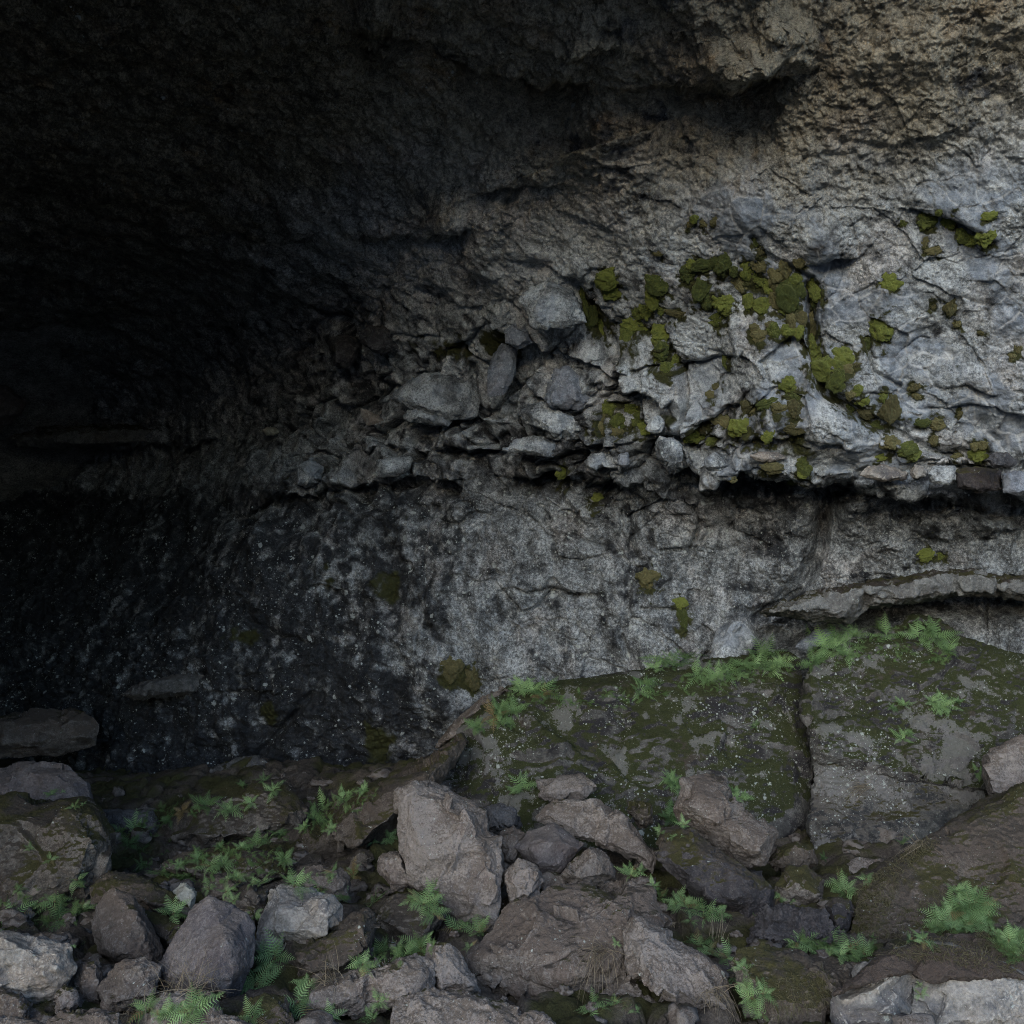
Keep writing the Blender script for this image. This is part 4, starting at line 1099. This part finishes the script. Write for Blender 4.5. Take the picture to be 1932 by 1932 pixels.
def hit(x, y):
    p = Vector([float(a) for a in pt(x, y, 1.0)]) - EYE
    ok, loc, nrm, idx, ob, mt = C.ray_cast(DG, EYE, p.normalized())
    if not ok:
        return None
    # average the normal over a few neighbours
    n = nrm.copy()
    for dx, dy in ((-5, 0), (5, 0), (0, -5), (0, 5)):
        q = Vector([float(a) for a in pt(x + dx, y + dy, 1.0)]) - EYE
        ok2, l2, n2, _, o2, _ = C.ray_cast(DG, EYE, q.normalized())
        if ok2 and (l2 - loc).length < .25:
            n += n2
    return loc, n.normalized(), ob, (loc - EYE).dot(Vector((0, CP, SP)))


def leaf_material(name, a, b, trans=.35):
    m = NT(name)
    n = m.noise(14, 3)
    oi = m.node('ShaderNodeObjectInfo')
    c = m.mix(m.ramp(m.add(m.mul(n, .4), m.mul(oi.outputs['Random'], .7)), .15, .95), a, b)
    if name == 'fern leaf':
        c = m.mix(m.ramp(oi.outputs['Random'], .95, .96), c, (.20, .15, .07))
    m.put(m.b.inputs['Base Color'], c)
    m.b.inputs['Roughness'].default_value = .6
    tr = m.node('ShaderNodeBsdfTranslucent')
    m.put(tr.inputs[0], c)
    mx = m.node('ShaderNodeMixShader')
    mx.inputs[0].default_value = trans
    m.t.links.new(m.b.outputs[0], mx.inputs[1])
    m.t.links.new(tr.outputs[0], mx.inputs[2])
    out = [n_ for n_ in m.t.nodes if n_.type == 'OUTPUT_MATERIAL'][0]
    m.t.links.new(mx.outputs[0], out.inputs[0])
    return m.m


FERN = leaf_material('fern leaf', (.085, .15, .055), (.25, .38, .16))
GRASS_DRY = leaf_material('dry grass', (.16, .13, .09), (.30, .26, .19), .2)
GRASS_GREEN = leaf_material('green grass', (.07, .10, .035), (.14, .17, .07), .3)


def frond_geo(seed, npin=15, droop=.55, part=None):
    """a fern frond along +X, one metre long: rachis and toothed pinnae; returns vertices and quads"""
    r = random.Random(seed)
    V, F = [], []
    side = r.uniform(-.25, .25)

    def axis(t):
        return Vector((t * (1 - .10 * droop * t), side * t * t, .42 * t - droop * .75 * t * t))
    prev = None
    for k in range(11 if part != 'blade' else 0):
        t = k / 10
        a = axis(t)
        wd = .010 * (1 - .7 * t)
        V += [a + Vector((0, wd, 0)), a + Vector((0, -wd, .004))]
        if k:
            b = len(V) - 4
            F.append((b, b + 1, b + 3, b + 2))
    for k in range(npin if part != 'stalk' else 0):
        t = .14 + .83 * (k / (npin - 1)) ** .93
        for s in (-1, 1):
            tt = t + (.012 if s > 0 else 0)
            a = axis(min(tt, 1))
            tang = (axis(min(tt + .02, 1.02)) - axis(tt - .02)).normalized()
            prof = (1 - t) ** .85 * (.55 + 1.1 * min(1, (t - .08) / .22)) * .215 + .012
            L = prof * r.uniform(.88, 1.1)
            lat = Vector((-tang.y, tang.x, 0)).normalized() * s
            up = tang.cross(lat) * s
            d = (lat + tang * (.35 + .25 * t)).normalized()
            across = d.cross(up).normalized()
            nseg = 9 if L > .08 else 5
            curl = r.uniform(.05, .30)
            tw = r.uniform(-.35, .35)
            base = len(V)
            for q in range(nseg + 1):
                u = q / nseg
                p = a + d * (L * u) - up * (curl * L * u * u) + tang * (L * .10 * u * u)
                wd = (.006 + L * .055) * (1 - u) ** .55 * (1.4 if q % 2 else .6) + .0012
                if q == 0: wd = .006
                ac = (across + up * tw * u).normalized()
                V += [p + ac * wd + up * .12 * wd, p - ac * wd + up * .12 * wd]
            for q in range(nseg):
                b = base + 2 * q
                F.append((b, b + 1, b + 3, b + 2))
    return V, F


def geo_mesh(name, V, F, mat):
    me = bpy.data.meshes.new(name)
    me.from_pydata([tuple(v) for v in V], [], F)
    me.materials.append(mat)
    return me


SPECS = ((1, 11, .55), (2, 10, .9), (3, 12, .35), (4, 9, .7), (5, 11, 1.1), (6, 11, .2))
FROND_GEO = [frond_geo(*a) for a in SPECS]
STALK = leaf_material('fern stalk', (.10, .12, .05), (.16, .17, .07), .1)
SCALE = leaf_material('fern crown scales', (.07, .045, .025), (.13, .09, .05), .1)
FROND_ME = [geo_mesh('frond', *frond_geo(*a, 'blade'), FERN) for a in SPECS]
STALK_ME = [geo_mesh('stalk', *frond_geo(*a, 'stalk'), STALK) for a in SPECS]


def crown_geo():
    r = random.Random(12)
    V, F = [], []
    for k in range(26):
        a, e = r.uniform(0, 6.28), r.uniform(.1, 1.3)
        d = Vector((math.cos(a) * math.cos(e), math.sin(a) * math.cos(e), math.sin(e)))
        sd_ = Vector((-math.sin(a), math.cos(a), 0)) * .012
        L = r.uniform(.04, .09)
        b = len(V)
        V += [sd_, -sd_, d * L * .6 - sd_ * .8, d * L * .6 + sd_ * .8, d * L]
        F += [(b, b + 1, b + 2, b + 3), (b + 3, b + 2, b + 4)]
    return V, F


CROWN_ME = geo_mesh('crown', *crown_geo(), SCALE)


def fern_layout(rnd, n, upward):
    """rotations and sizes of the fronds of one plant"""
    out = []
    a0 = rnd.uniform(0, 6.28)
    for k in range(n):
        a = a0 + k * 6.283 / n + rnd.uniform(-.6, .6)
        out.append((a, rnd.uniform(-.1, .75) * upward, rnd.uniform(-.35, .35), rnd.uniform(.4, 1.0), rnd.randrange(len(FROND_ME))))
    return out


def frond_matrix(a, el, roll, s):
    return Matrix.Rotation(a, 4, 'Z') @ Matrix.Rotation(-el, 4, 'Y') @ Matrix.Rotation(roll, 4, 'X') @ Matrix.Diagonal((s, s, s, 1))


PLANT_ME = []
for k in range(6):
    rr = random.Random(60 + k)
    V, F = [], []
    for (a, el, roll, s, g) in fern_layout(rr, 12 + k % 5, 1):
        mt = frond_matrix(a, el, roll, s)
        b = len(V)
        V += [mt @ v for v in FROND_GEO[g][0]]
        F += [tuple(i + b for i in f) for f in FROND_GEO[g][1]]
    PLANT_ME.append(geo_mesh('fern', V, F, FERN))

ORD = ['leftmost', 'second from left', 'third from left', 'fourth from left', 'fifth from left', 'sixth from left', 'seventh from left', 'eighth from left',
       'ninth from left', 'tenth from left', 'eleventh from left', 'twelfth from left', 'thirteenth from left', 'fourteenth from left', 'fifteenth from left',
       'sixteenth from left', 'seventeenth from left', 'eighteenth from left', 'nineteenth from left', 'twentieth from left'] + ['one of those farthest right'] * 60

FERNS = [  # place, zoom, (x, y, size)
    ('on the big mossy boulder at the left edge', 1, [(60, 1150, 180), (200, 1080, 110), (290, 1070, 150), (400, 960, 110), (265, 860, 80), (160, 800, 50), (270, 520, 60), (385, 590, 60), (100, 1020, 70)]),
    ('at the foot of the big mossy boulder, left edge', 1, [(300, 1165, 180), (430, 1110, 130), (240, 1190, 110)]),
    ('on the fern crowned rock below the dark wall', 1, [(900, 640, 110), (960, 600, 90), (1080, 570, 130), (1200, 600, 120), (1320, 560, 100), (1430, 500, 100), (1380, 450, 80), (1270, 480, 70)]),
    ('in the dark gap left of the fern crowned rock', 1, [(720, 690, 130), (670, 770, 120), (740, 880, 120), (640, 700, 70)]),
    ('in the green patch above the small pale stone', 1, [(850, 930, 160), (910, 970, 130), (990, 940, 150), (1040, 860, 100), (1100, 890, 130), (1170, 880, 110), (1100, 1010, 100), (940, 890, 60)]),
    ('below the small dark hollow in the mossy rocks', 1, [(1340, 780, 140), (1400, 750, 100), (1470, 720, 100), (1490, 860, 100), (1260, 800, 70), (1150, 800, 60)]),
    ('on the long mossy ridge under the dark wall', 1, [(1640, 640, 120), (1700, 570, 130), (1800, 540, 100), (1910, 500, 80), (1600, 690, 70), (1740, 700, 70)]),
    ('behind the purple pointed boulder', 1, [(1190, 1030, 80), (1240, 960, 70), (1230, 1080, 70), (1330, 1150, 80), (900, 1150, 140)]),
    ('along the top of the blue stained boulder', 1, [(1370, 990, 120), (1540, 1000, 160), (1690, 1010, 140), (1800, 1040, 110)]),
    ('beside the back rock above the stained boulder', 1, [(1855, 930, 130), (1740, 930, 80)]),
    ('right of the purple pointed boulder', 1, [(1440, 1360, 190), (1340, 1500, 180), (1390, 1420, 110), (430, 1310, 60)]),
    ('in front of the diagonal rock at the bottom', 1, [(1560, 1600, 210), (1610, 1530, 130), (1330, 1690, 160), (1720, 1690, 180), (1800, 1670, 110)]),
    ('on the low slab at the bottom edge', 1, [(790, 1650, 190), (880, 1680, 160), (1000, 1650, 190), (1060, 1620, 120)]),
    ('on the left end of the broad mossy slab', 2, [(890, 80, 120), (900, 140, 100), (960, 150, 80), (800, 170, 90), (1020, 470, 140), (990, 500, 90)]),
    ('beside the dark hole under the long tilted boulder', 2, [(1590, 950, 120), (1640, 930, 60)]),
    ('right of the great boulder\'s top', 2, [(1740, 1050, 110), (1870, 1080, 150), (1900, 1180, 80), (1700, 1010, 70)]),
    ('on the mossy rock left of the tall boulder', 2, [(500, 1090, 160), (555, 1140, 130), (570, 1040, 120), (470, 1080, 90)]),
    ('between the tall boulder and great boulder', 2, [(690, 1220, 160), (800, 1230, 150), (750, 1330, 70)]),
    ('left of the round mossy rock', 2, [(250, 1080, 120), (140, 930, 90), (320, 740, 90), (230, 760, 70)]),
    ('above the long diagonal rock', 2, [(300, 1340, 160), (370, 1340, 110), (490, 1310, 150), (190, 1410, 120), (250, 1370, 90), (430, 1320, 90)]),
    ('in front of the diagonal rock near the bottom', 2, [(270, 1600, 100), (240, 1700, 100)]),
    ('in the dark gap under the great boulder', 2, [(1390, 1630, 140), (1510, 1620, 120), (1610, 1660, 60), (1450, 1640, 80), (1510, 1310, 50)]),
    ('left of the upright brown boulder', 2, [(1810, 460, 110), (1790, 630, 140), (1750, 720, 70), (1870, 680, 80), (1810, 750, 50)]),
    ('on the right side of the upright brown boulder', 3, [(440, 530, 110), (400, 500, 60)]),
    ('left of the dark violet rock\'s foot', 3, [(120, 1070, 110), (190, 1090, 110), (260, 1150, 180), (330, 1140, 110), (230, 1110, 90)]),
    ('below the dark violet rock, on the pale lobe', 3, [(240, 1310, 140), (310, 1350, 170), (370, 1360, 130), (280, 1330, 90)]),
    ('in the trailing patch left of the mossy mound', 3, [(420, 1470, 120), (460, 1440, 100), (520, 1580, 160), (570, 1560, 130), (570, 1670, 90), (490, 1530, 100), (440, 1510, 80)]),
    ('in the long row below the ridged rock', 3, [(750, 1280, 140), (850, 1300, 150), (930, 1310, 150), (1000, 1340, 190), (1090, 1340, 130), (790, 1290, 80), (900, 1330, 110), (1040, 1370, 120), (960, 1370, 110), (1140, 1270, 60)]),
    ('beside the grey flake under the patched slab', 3, [(960, 990, 150), (1000, 1020, 140), (1110, 970, 90)]),
    ('on the olive mossy rock', 3, [(660, 1060, 80), (515, 1150, 60), (880, 850, 60)]),
    ('on the left flank of the sloping boulder', 3, [(1300, 770, 100), (1330, 1290, 60), (1400, 1290, 110)]),
    ('in the big bright patch on the sloping boulder', 3, [(1575, 1030, 110), (1560, 1140, 190), (1650, 1120, 190), (1700, 1100, 150), (1500, 1180, 160), (1470, 1210, 120), (1620, 1200, 130), (1740, 1110, 100), (1590, 1090, 120), (1540, 1210, 120), (1690, 1180, 120), (1660, 1060, 110)]),
    ('at the right edge above the corner boulder', 3, [(1850, 1290, 120), (1900, 1320, 130), (1860, 1230, 90), (1780, 1260, 70), (1910, 1260, 90)]),
    ('in the crack of the pale corner boulder', 3, [(1390, 1570, 90), (1380, 1530, 60)]),
    ('on the face of the patched slab', 3, [(1290, 220, 120), (1330, 210, 60), (1690, 400, 70)]),
    ('on the face of the right mossy slab', 3, [(1450, 30, 100), (1520, 50, 120), (1300, 50, 90), (1490, 70, 80)]),
    ('on the face of the broad mossy slab', 3, [(530, 160, 70), (80, 440, 110)]),
    ('by the pale patch above the broad mossy slab', 4, [(805, 390, 70), (870, 400, 70), (775, 430, 50), (830, 420, 50)]),
    ('along the top edge of the broad mossy slab', 4, [(900, 450, 60), (935, 455, 60), (1000, 440, 60), (1050, 420, 60), (1100, 410, 80), (1120, 385, 70), (1170, 410, 60), (720, 500, 60), (740, 480, 50), (970, 450, 50), (1080, 425, 60), (1140, 430, 50)]),
    ('along the top left edge of the broad slab', 4, [(430, 500, 70), (390, 500, 80), (345, 490, 60), (330, 560, 50), (265, 575, 60), (210, 610, 50), (415, 510, 50), (290, 560, 40)]),
    ('along the top edge of the right mossy slab', 4, [(1270, 360, 70), (1310, 360, 80), (1350, 345, 80), (1400, 325, 70), (1290, 350, 50), (1500, 320, 70), (1480, 310, 50), (1600, 325, 70), (1650, 325, 80), (1690, 370, 60), (1380, 385, 50), (1270, 410, 60), (1630, 310, 50), (1330, 340, 50)]),
]
rnd = random.Random(5)
n_fern = 0
for place, z, lst in FERNS:
    rows = []
    for (x, y, s) in lst:
        X, Y = conv(z, (x, y))
        sc = .6 if z == 4 else K1
        rows.append((X, Y, s * sc))
    if z == 4:
        rows = [(a, b, c * 1.3) for a, b, c in rows]
    for (X, Y, s_) in list(rows):    # smaller companions
        if rnd.random() < .22:
            rows.append((X + rnd.choice((-1, 1)) * rnd.uniform(10, 26), min(Y + rnd.uniform(-9, 9), 1925), s_ * rnd.uniform(.35, .6)))
    rows.sort()
    sizes = ['small' if r[2] < 30 else ('large' if r[2] > 50 else 'middling') for r in rows]
    for k, (X, Y, s) in enumerate(rows):
        h = hit(X, min(Y + s * .12, 1931))
        if h is None: continue
        loc, nrm, ob, d = h
        near = d < 7.2
        width = s * d * 2 * TANH / 1932
        up = (nrm * .45 + Vector((rnd.gauss(0, .28), -.45 + rnd.gauss(0, .2), .8))).normalized()
        if near:
            o = bpy.data.objects.new('fern', None)
            COL.objects.link(o)
        else:
            o = bpy.data.objects.new('fern', PLANT_ME[n_fern % len(PLANT_ME)])
            COL.objects.link(o)
        n_fern += 1
        q = up.to_track_quat('Z', 'Y').to_matrix().to_4x4()
        S = width * .95
        o.matrix_world = Matrix.Translation(loc + nrm * .01 + Vector((0, 0, .015))) @ q @ Matrix.Rotation(rnd.uniform(0, 6.28), 4, 'Z') @ Matrix.Diagonal((S, S, S, 1))
        if near:
            for (a, el, roll, fs, g) in fern_layout(rnd, rnd.randint(12, 17) if s > 36 else rnd.randint(8, 11), 1):
                c = bpy.data.objects.new('frond', FROND_ME[g])
                COL.objects.link(c)
                c.parent = o
                c.matrix_local = frond_matrix(a, el, roll, fs)
                st = bpy.data.objects.new('stalk', STALK_ME[g])
                COL.objects.link(st)
                st.parent = c
            cr = bpy.data.objects.new('crown', CROWN_ME)
            COL.objects.link(cr)
            cr.parent = o
        same = [j for j in range(len(rows)) if sizes[j] == sizes[k]]
        i = same.index(k)
        if len(same) == 1:
            lab = '%s green fern %s' % ('only ' + sizes[k] if len(rows) > 1 else sizes[k], place)
        else:
            lab = '%s %s green fern %s' % ('rightmost' if i == len(same) - 1 else ORD[i], sizes[k], place)
        tag(o, lab, 'fern', 'ferns growing among the rocks')

# moss cushions
def moss_material(name, a, b):
    m = NT(name)
    n = m.noise(26, 5, .7)
    n2 = m.noise(160, 4, .7)
    oi = m.node('ShaderNodeObjectInfo')
    c = m.mix(m.ramp(m.add(m.mul(n, .8), m.mul(oi.outputs['Random'], .45)), .35, .85), a, b)
    c = m.mix(m.mul(n2, .5), c, m.mix(1.0, c, (.5, .5, .45), 'MULTIPLY'))
    m.b.inputs['Sheen Weight'].default_value = .25
    m.b.inputs['Sheen Tint'].default_value = (.5, .55, .25, 1)
    return m.done(c, m.bump(n2, .9, .012), .95)


MOSSG = moss_material('green moss', (.034, .044, .011), (.125, .145, .03))
MOSSB = moss_material('olive brown moss', (.045, .040, .018), (.11, .098, .045))


def cushion_mesh(seed, mat):
    r = random.Random(seed)
    bm = bmesh.new()
    bmesh.ops.create_icosphere(bm, subdivisions=5, radius=1)
    co = np.array([v.co[:] for v in bm.verts], np.float32)
    P = co * 1.0 + seed * 7.1
    k = 1 + fbm(P, 1.1, 2, seed) * .85 + fbm(P, .5, 2, seed + 1, kind='b') * -.20 + fbm(P, .16, 4, seed + 2, gain=.6) * .16
    co = co * k[:, None]
    # hangs a little: the lower part narrows
    lo = np.clip(-co[:, 1], 0, 2)
    co[:, 0] *= 1 - .28 * np.minimum(lo, 1)
    for v, c in zip(bm.verts, co):
        v.co = c
    me = bpy.data.meshes.new('moss_cushion')
    bm.to_mesh(me)
    bm.free()
    me.polygons.foreach_set('use_smooth', np.ones(len(me.polygons), bool))
    me.materials.append(mat)
    return me


CUSH = [[cushion_mesh(300 + k, MOSSG) for k in range(7)], [cushion_mesh(330 + k, MOSSB) for k in range(5)]]
rnd = random.Random(9)
nm = 0
for place, z, lst in MOSS:
    rows = []
    for (x, y, a, b, br) in lst:
        X, Y = conv(z, (x, y))
        k = .44 if z == 6 else 1.0
        rows.append((X, Y, a * k, b * k, br))
    rows.sort()
    def desc(r):
        big = 'big' if max(r[2], r[3]) > 17 else ('tiny' if max(r[2], r[3]) < 8.5 else 'small')
        shp = 'tall' if r[3] > 1.3 * r[2] else ('wide' if r[2] > 1.3 * r[3] else 'round')
        return '%s %s %s moss cushion' % (big, shp, 'olive brown' if r[4] else 'green')
    for k, r in enumerate(rows):
        X, Y, a, b, br = r
        h = hit(X, Y)
        if h is None: continue
        loc, nrm, ob, d = h
        px = d * 2 * TANH / 1932
        v = (EYE - loc).normalized()
        nrm = (nrm + v * .9).normalized()
        zax = nrm
        yax = (Vector((0, 0, 1)) - zax * zax.z).normalized()
        xax = yax.cross(zax)
        R_ = Matrix((xax, yax, zax)).transposed().to_4x4()
        ms = CUSH[br]
        o = bpy.data.objects.new('moss_cushion', ms[nm % len(ms)])
        nm += 1
        COL.objects.link(o)
        sx, sy = a * px * 1.12, b * px * 1.12
        o.matrix_world = Matrix.Translation(loc - zax * .15 * min(sx, sy)) @ R_ @ Matrix.Rotation(rnd.uniform(-.3, .3), 4, 'Z') @ Matrix.Diagonal((sx, sy, rnd.uniform(.4, .7) * min(sx, sy) + .008, 1))
        same = [j for j in range(len(rows)) if desc(rows[j]) == desc(r)]
        i = same.index(k)
        pre = 'only ' if len(same) == 1 else ('rightmost ' if i == len(same) - 1 else ORD[i] + ' ')
        tag(o, pre + desc(r) + ' ' + place, 'moss cushion', 'moss cushions on the cave wall')


# dry grass
def blade(V, F, p, dirv, L, wd, sag, rn, nseg=6):
    side = dirv.cross(Vector((rn.uniform(-1, 1), rn.uniform(-1, 1), rn.uniform(-1, 1)))).normalized()
    b0 = len(V)
    q = p.copy()
    dv = dirv.copy()
    for k in range(nseg + 1):
        t = k / nseg
        w_ = wd * (1 - .85 * t)
        V += [q + side * w_, q - side * w_]
        q = q + dv * (L / nseg)
        dv = (dv + Vector((0, 0, -sag / nseg)) + Vector((rn.uniform(-.1, .1), rn.uniform(-.1, .1), rn.uniform(-.1, .1)))).normalized()
    for k in range(nseg):
        b = b0 + 2 * k
        F.append((b, b + 1, b + 3, b + 2))


def tuft(label, z, x, y, n, L, aim, spread, sag, mat, seed, r=.03):
    X, Y = conv(z, (x, y))
    h = hit(X, Y)
    if h is None: return
    loc, nrm, ob, d = h
    rn = random.Random(seed)
    V, F = [], []
    for k in range(n):
        p = Vector((rn.gauss(0, r), rn.gauss(0, r), rn.gauss(0, r * .4)))
        dv = (Vector(aim) + Vector((rn.gauss(0, spread), rn.gauss(0, spread), rn.gauss(0, spread))) + nrm * .35).normalized()
        blade(V, F, p, dv, L * rn.uniform(.45, 1.1), .0016, sag * rn.uniform(.5, 1.3), rn)
    o = link('grass_tuft', geo_mesh('grass_tuft', V, F, mat))
    o.location = loc
    tag(o, label, 'grass tuft', 'grass tufts')


tuft('long dry straw tuft hanging down the face of the great brown boulder', 2, 1440, 1330, 90, .34, (-.25, -.3, -.35), .34, 1.5, GRASS_DRY, 1)
tuft('pale dry grass tuft on the right shoulder of the great boulder', 2, 1810, 1190, 60, .22, (-.1, -.4, -.1), .5, 1.0, GRASS_DRY, 2)
tuft('dry straw tuft on the pale leaning boulder at the bottom', 3, 305, 1540, 60, .26, (0, -.3, -.3), .36, 1.3, GRASS_DRY, 3)
tuft('flattened dry grass tuft on the face of the patched slab', 3, 1100, 465, 60, .34, (-.8, -.2, -.3), .2, .5, GRASS_DRY, 4)
tuft('dry grass tuft at the top of the sloping boulder\'s left flank', 3, 1390, 770, 60, .28, (-.3, -.3, -.5), .3, .8, GRASS_DRY, 5)
tuft('fine dry grass tuft below the purple pointed boulder', 1, 960, 1550, 110, .26, (.1, -.3, .25), .6, .8, GRASS_DRY, 6, .07)
tuft('dry grass tuft on the round rock at the bottom edge', 1, 690, 1650, 50, .22, (-.2, -.2, .2), .5, 1.0, GRASS_DRY, 7)
tuft('green grass tuft in the bottom left corner', 1, 205, 1670, 80, .20, (0, -.1, .8), .35, .5, GRASS_GREEN, 8)
tuft('reddish dry stems below the dark violet rock', 3, 325, 1270, 14, .18, (0, -.1, .9), .12, .1, GRASS_DRY, 10)
tuft('wiry dry stems left of the round mossy rock at centre left', 2, 330, 1300, 40, .2, (.5, -.4, -.1), .4, .9, GRASS_DRY, 11)
tuft('dry grass tuft left of the long diagonal rock', 2, 20, 1500, 60, .2, (-.3, -.4, .3), .5, .9, GRASS_DRY, 12)

# short turf and fuzz where the photograph shows it: uncountable
rn = random.Random(77)
V, F = [], []
AREAS = [(3, [(1040, 1000), (1250, 860), (1420, 740), (1500, 760), (1300, 930), (1200, 1200), (1080, 1260)], 2600), (3, [(1160, 1200), (1500, 1000), (1760, 1000), (1720, 1230), (1400, 1240), (1150, 1300)], 1500),
         (3, [(1180, 1350), (1420, 1250), (1900, 1330), (1900, 1460), (1500, 1390)], 1300), (3, [(560, 1500), (900, 1420), (900, 1600), (640, 1700)], 700), (3, [(1650, 1200), (1932, 1250), (1932, 1400), (1700, 1300)], 900)]


def inside(x, y, poly):
    c = False
    j = len(poly) - 1
    for i in range(len(poly)):
        (xi, yi), (xj, yj) = poly[i], poly[j]
        if (yi > y) != (yj > y) and x < (xj - xi) * (y - yi) / (yj - yi) + xi:
            c = not c
        j = i
    return c


for z, poly, n in AREAS:
    x0, x1 = min(p[0] for p in poly), max(p[0] for p in poly)
    y0, y1 = min(p[1] for p in poly), max(p[1] for p in poly)
    k = 0
    while k < n:
        x, y = rn.uniform(x0, x1), rn.uniform(y0, y1)
        if not inside(x, y, poly): continue
        k += 1
        X, Y = conv(z, (x, y))
        p = Vector([float(a) for a in pt(X, Y, 1.0)]) - EYE
        ok, loc, nrm, _, ob, _ = C.ray_cast(DG, EYE, p.normalized())
        if not ok or ob.name.startswith('fern'): continue
        dv = (nrm * .7 + Vector((rn.gauss(-.15, .4), rn.gauss(-.2, .4), rn.gauss(-.1, .35)))).normalized()
        blade(V, F, loc - nrm * .004, dv, rn.uniform(.02, .065), .0014, .9, rn, 3)
me = geo_mesh('grass', V, F, leaf_material('turf grass', (.06, .055, .03), (.12, .11, .06), .2))
tag(link('grass', me), kind='stuff')

# a low carpet of tiny fern sprouts on the mossy soil: uncountable
rn = random.Random(41)
V, F = [], []
SPROUTS = [(1, [(640, 640), (860, 560), (1100, 500), (1450, 440), (1560, 560), (1500, 880), (1250, 1010), (900, 960), (660, 860)], 210),
           (1, [(0, 1080), (180, 1040), (330, 1060), (480, 1090), (440, 1180), (200, 1230), (0, 1240)], 60), (1, [(1500, 640), (1900, 470), (1990, 520), (1800, 640), (1560, 740)], 60),
           (4, [(240, 560), (360, 480), (600, 500), (900, 440), (1200, 380), (1220, 440), (1000, 500), (700, 540), (400, 560), (250, 620)], 150),
           (4, [(1245, 370), (1330, 320), (1480, 300), (1640, 290), (1720, 340), (1690, 420), (1400, 400), (1260, 430)], 110),
           (3, [(1420, 1220), (1540, 1100), (1680, 1060), (1760, 1110), (1700, 1220), (1500, 1250)], 90), (3, [(640, 1270), (900, 1280), (1150, 1320), (1080, 1400), (900, 1370), (700, 1310)], 70),
           (3, [(1750, 1230), (1932, 1250), (1932, 1400), (1800, 1330)], 50), (2, [(120, 1420), (330, 1320), (540, 1270), (560, 1330), (330, 1400), (150, 1450)], 40)]
for z, poly, n in SPROUTS:
    x0, x1 = min(p[0] for p in poly), max(p[0] for p in poly)
    y0, y1 = min(p[1] for p in poly), max(p[1] for p in poly)
    k = 0
    while k < n:
        x, y = rn.uniform(x0, x1), rn.uniform(y0, y1)
        if not inside(x, y, poly): continue
        k += 1
        X, Y = conv(z, (x, y))
        p = Vector([float(a) for a in pt(X, Y, 1.0)]) - EYE
        ok, loc, nrm, _, ob, _ = C.ray_cast(DG, EYE, p.normalized())
        if not ok or ob.name.startswith(('fern', 'cave_wall')): continue
        up = (nrm * .5 + Vector((rn.gauss(0, .3), -.4 + rn.gauss(0, .3), .7))).normalized()
        q = Matrix.Translation(loc) @ up.to_track_quat('Z', 'Y').to_matrix().to_4x4()
        sz = rn.uniform(.05, .12)
        for _j in range(rn.randint(2, 4)):
            g = rn.randrange(len(FROND_GEO))
            mt = q @ frond_matrix(rn.uniform(0, 6.28), rn.uniform(.0, .7), rn.uniform(-.4, .4), sz * rn.uniform(.6, 1))
            b = len(V)
            V += [mt @ v for v in FROND_GEO[g][0]]
            F += [tuple(i + b for i in f) for f in FROND_GEO[g][1]]
tag(link('ground_cover', geo_mesh('ground_cover', V, F, leaf_material('fern sprouts', (.06, .11, .035), (.17, .25, .09)))), kind='stuff')

# small broken stones lying in the gaps
rn = random.Random(3)
bm = bmesh.new()
bmesh.ops.create_icosphere(bm, subdivisions=3, radius=1)
ico = np.array([v.co[:] for v in bm.verts], np.float32)
icf = np.array([[v.index for v in f.verts] for f in bm.faces])
bm.free()
VV, FF = [], []
for k in range(520):
    y = 4.2 + 6.5 * rn.random() ** 1.3
    x = rn.uniform(-.56, .56) * y
    s = rn.choice([.02, .025, .03, .04, .05, .07, .09]) * rn.uniform(.8, 1.2)
    P = ico + rn.uniform(0, 900)
    f, e, _ = facets(P.astype(np.float32), .9, k % 7)
    q = ico * (1 + f[:, None] * .55 + fbm(P.astype(np.float32), .35, 2, 5)[:, None] * .2)
    q = q * np.array([rn.uniform(.7, 1.3), rn.uniform(.7, 1.3), rn.uniform(.5, .8)]) * s
    a = rn.uniform(0, 6.28)
    q = q @ np.array([[math.cos(a), -math.sin(a), 0], [math.sin(a), math.cos(a), 0], [0, 0, 1]])
    zz = float(ground_z(np.array([x]), np.array([y]))[0])
    VV.append(q + np.array([x, y, zz + s * .2]))
    FF.append(icf + k * len(ico))
me = mesh_from('rubble', np.concatenate(VV), tris=np.concatenate(FF))
tag(link('rubble', me, M['brown']), kind='stuff')
print('done', time.time() - _t0, len(bpy.data.objects), n_fern, nm)
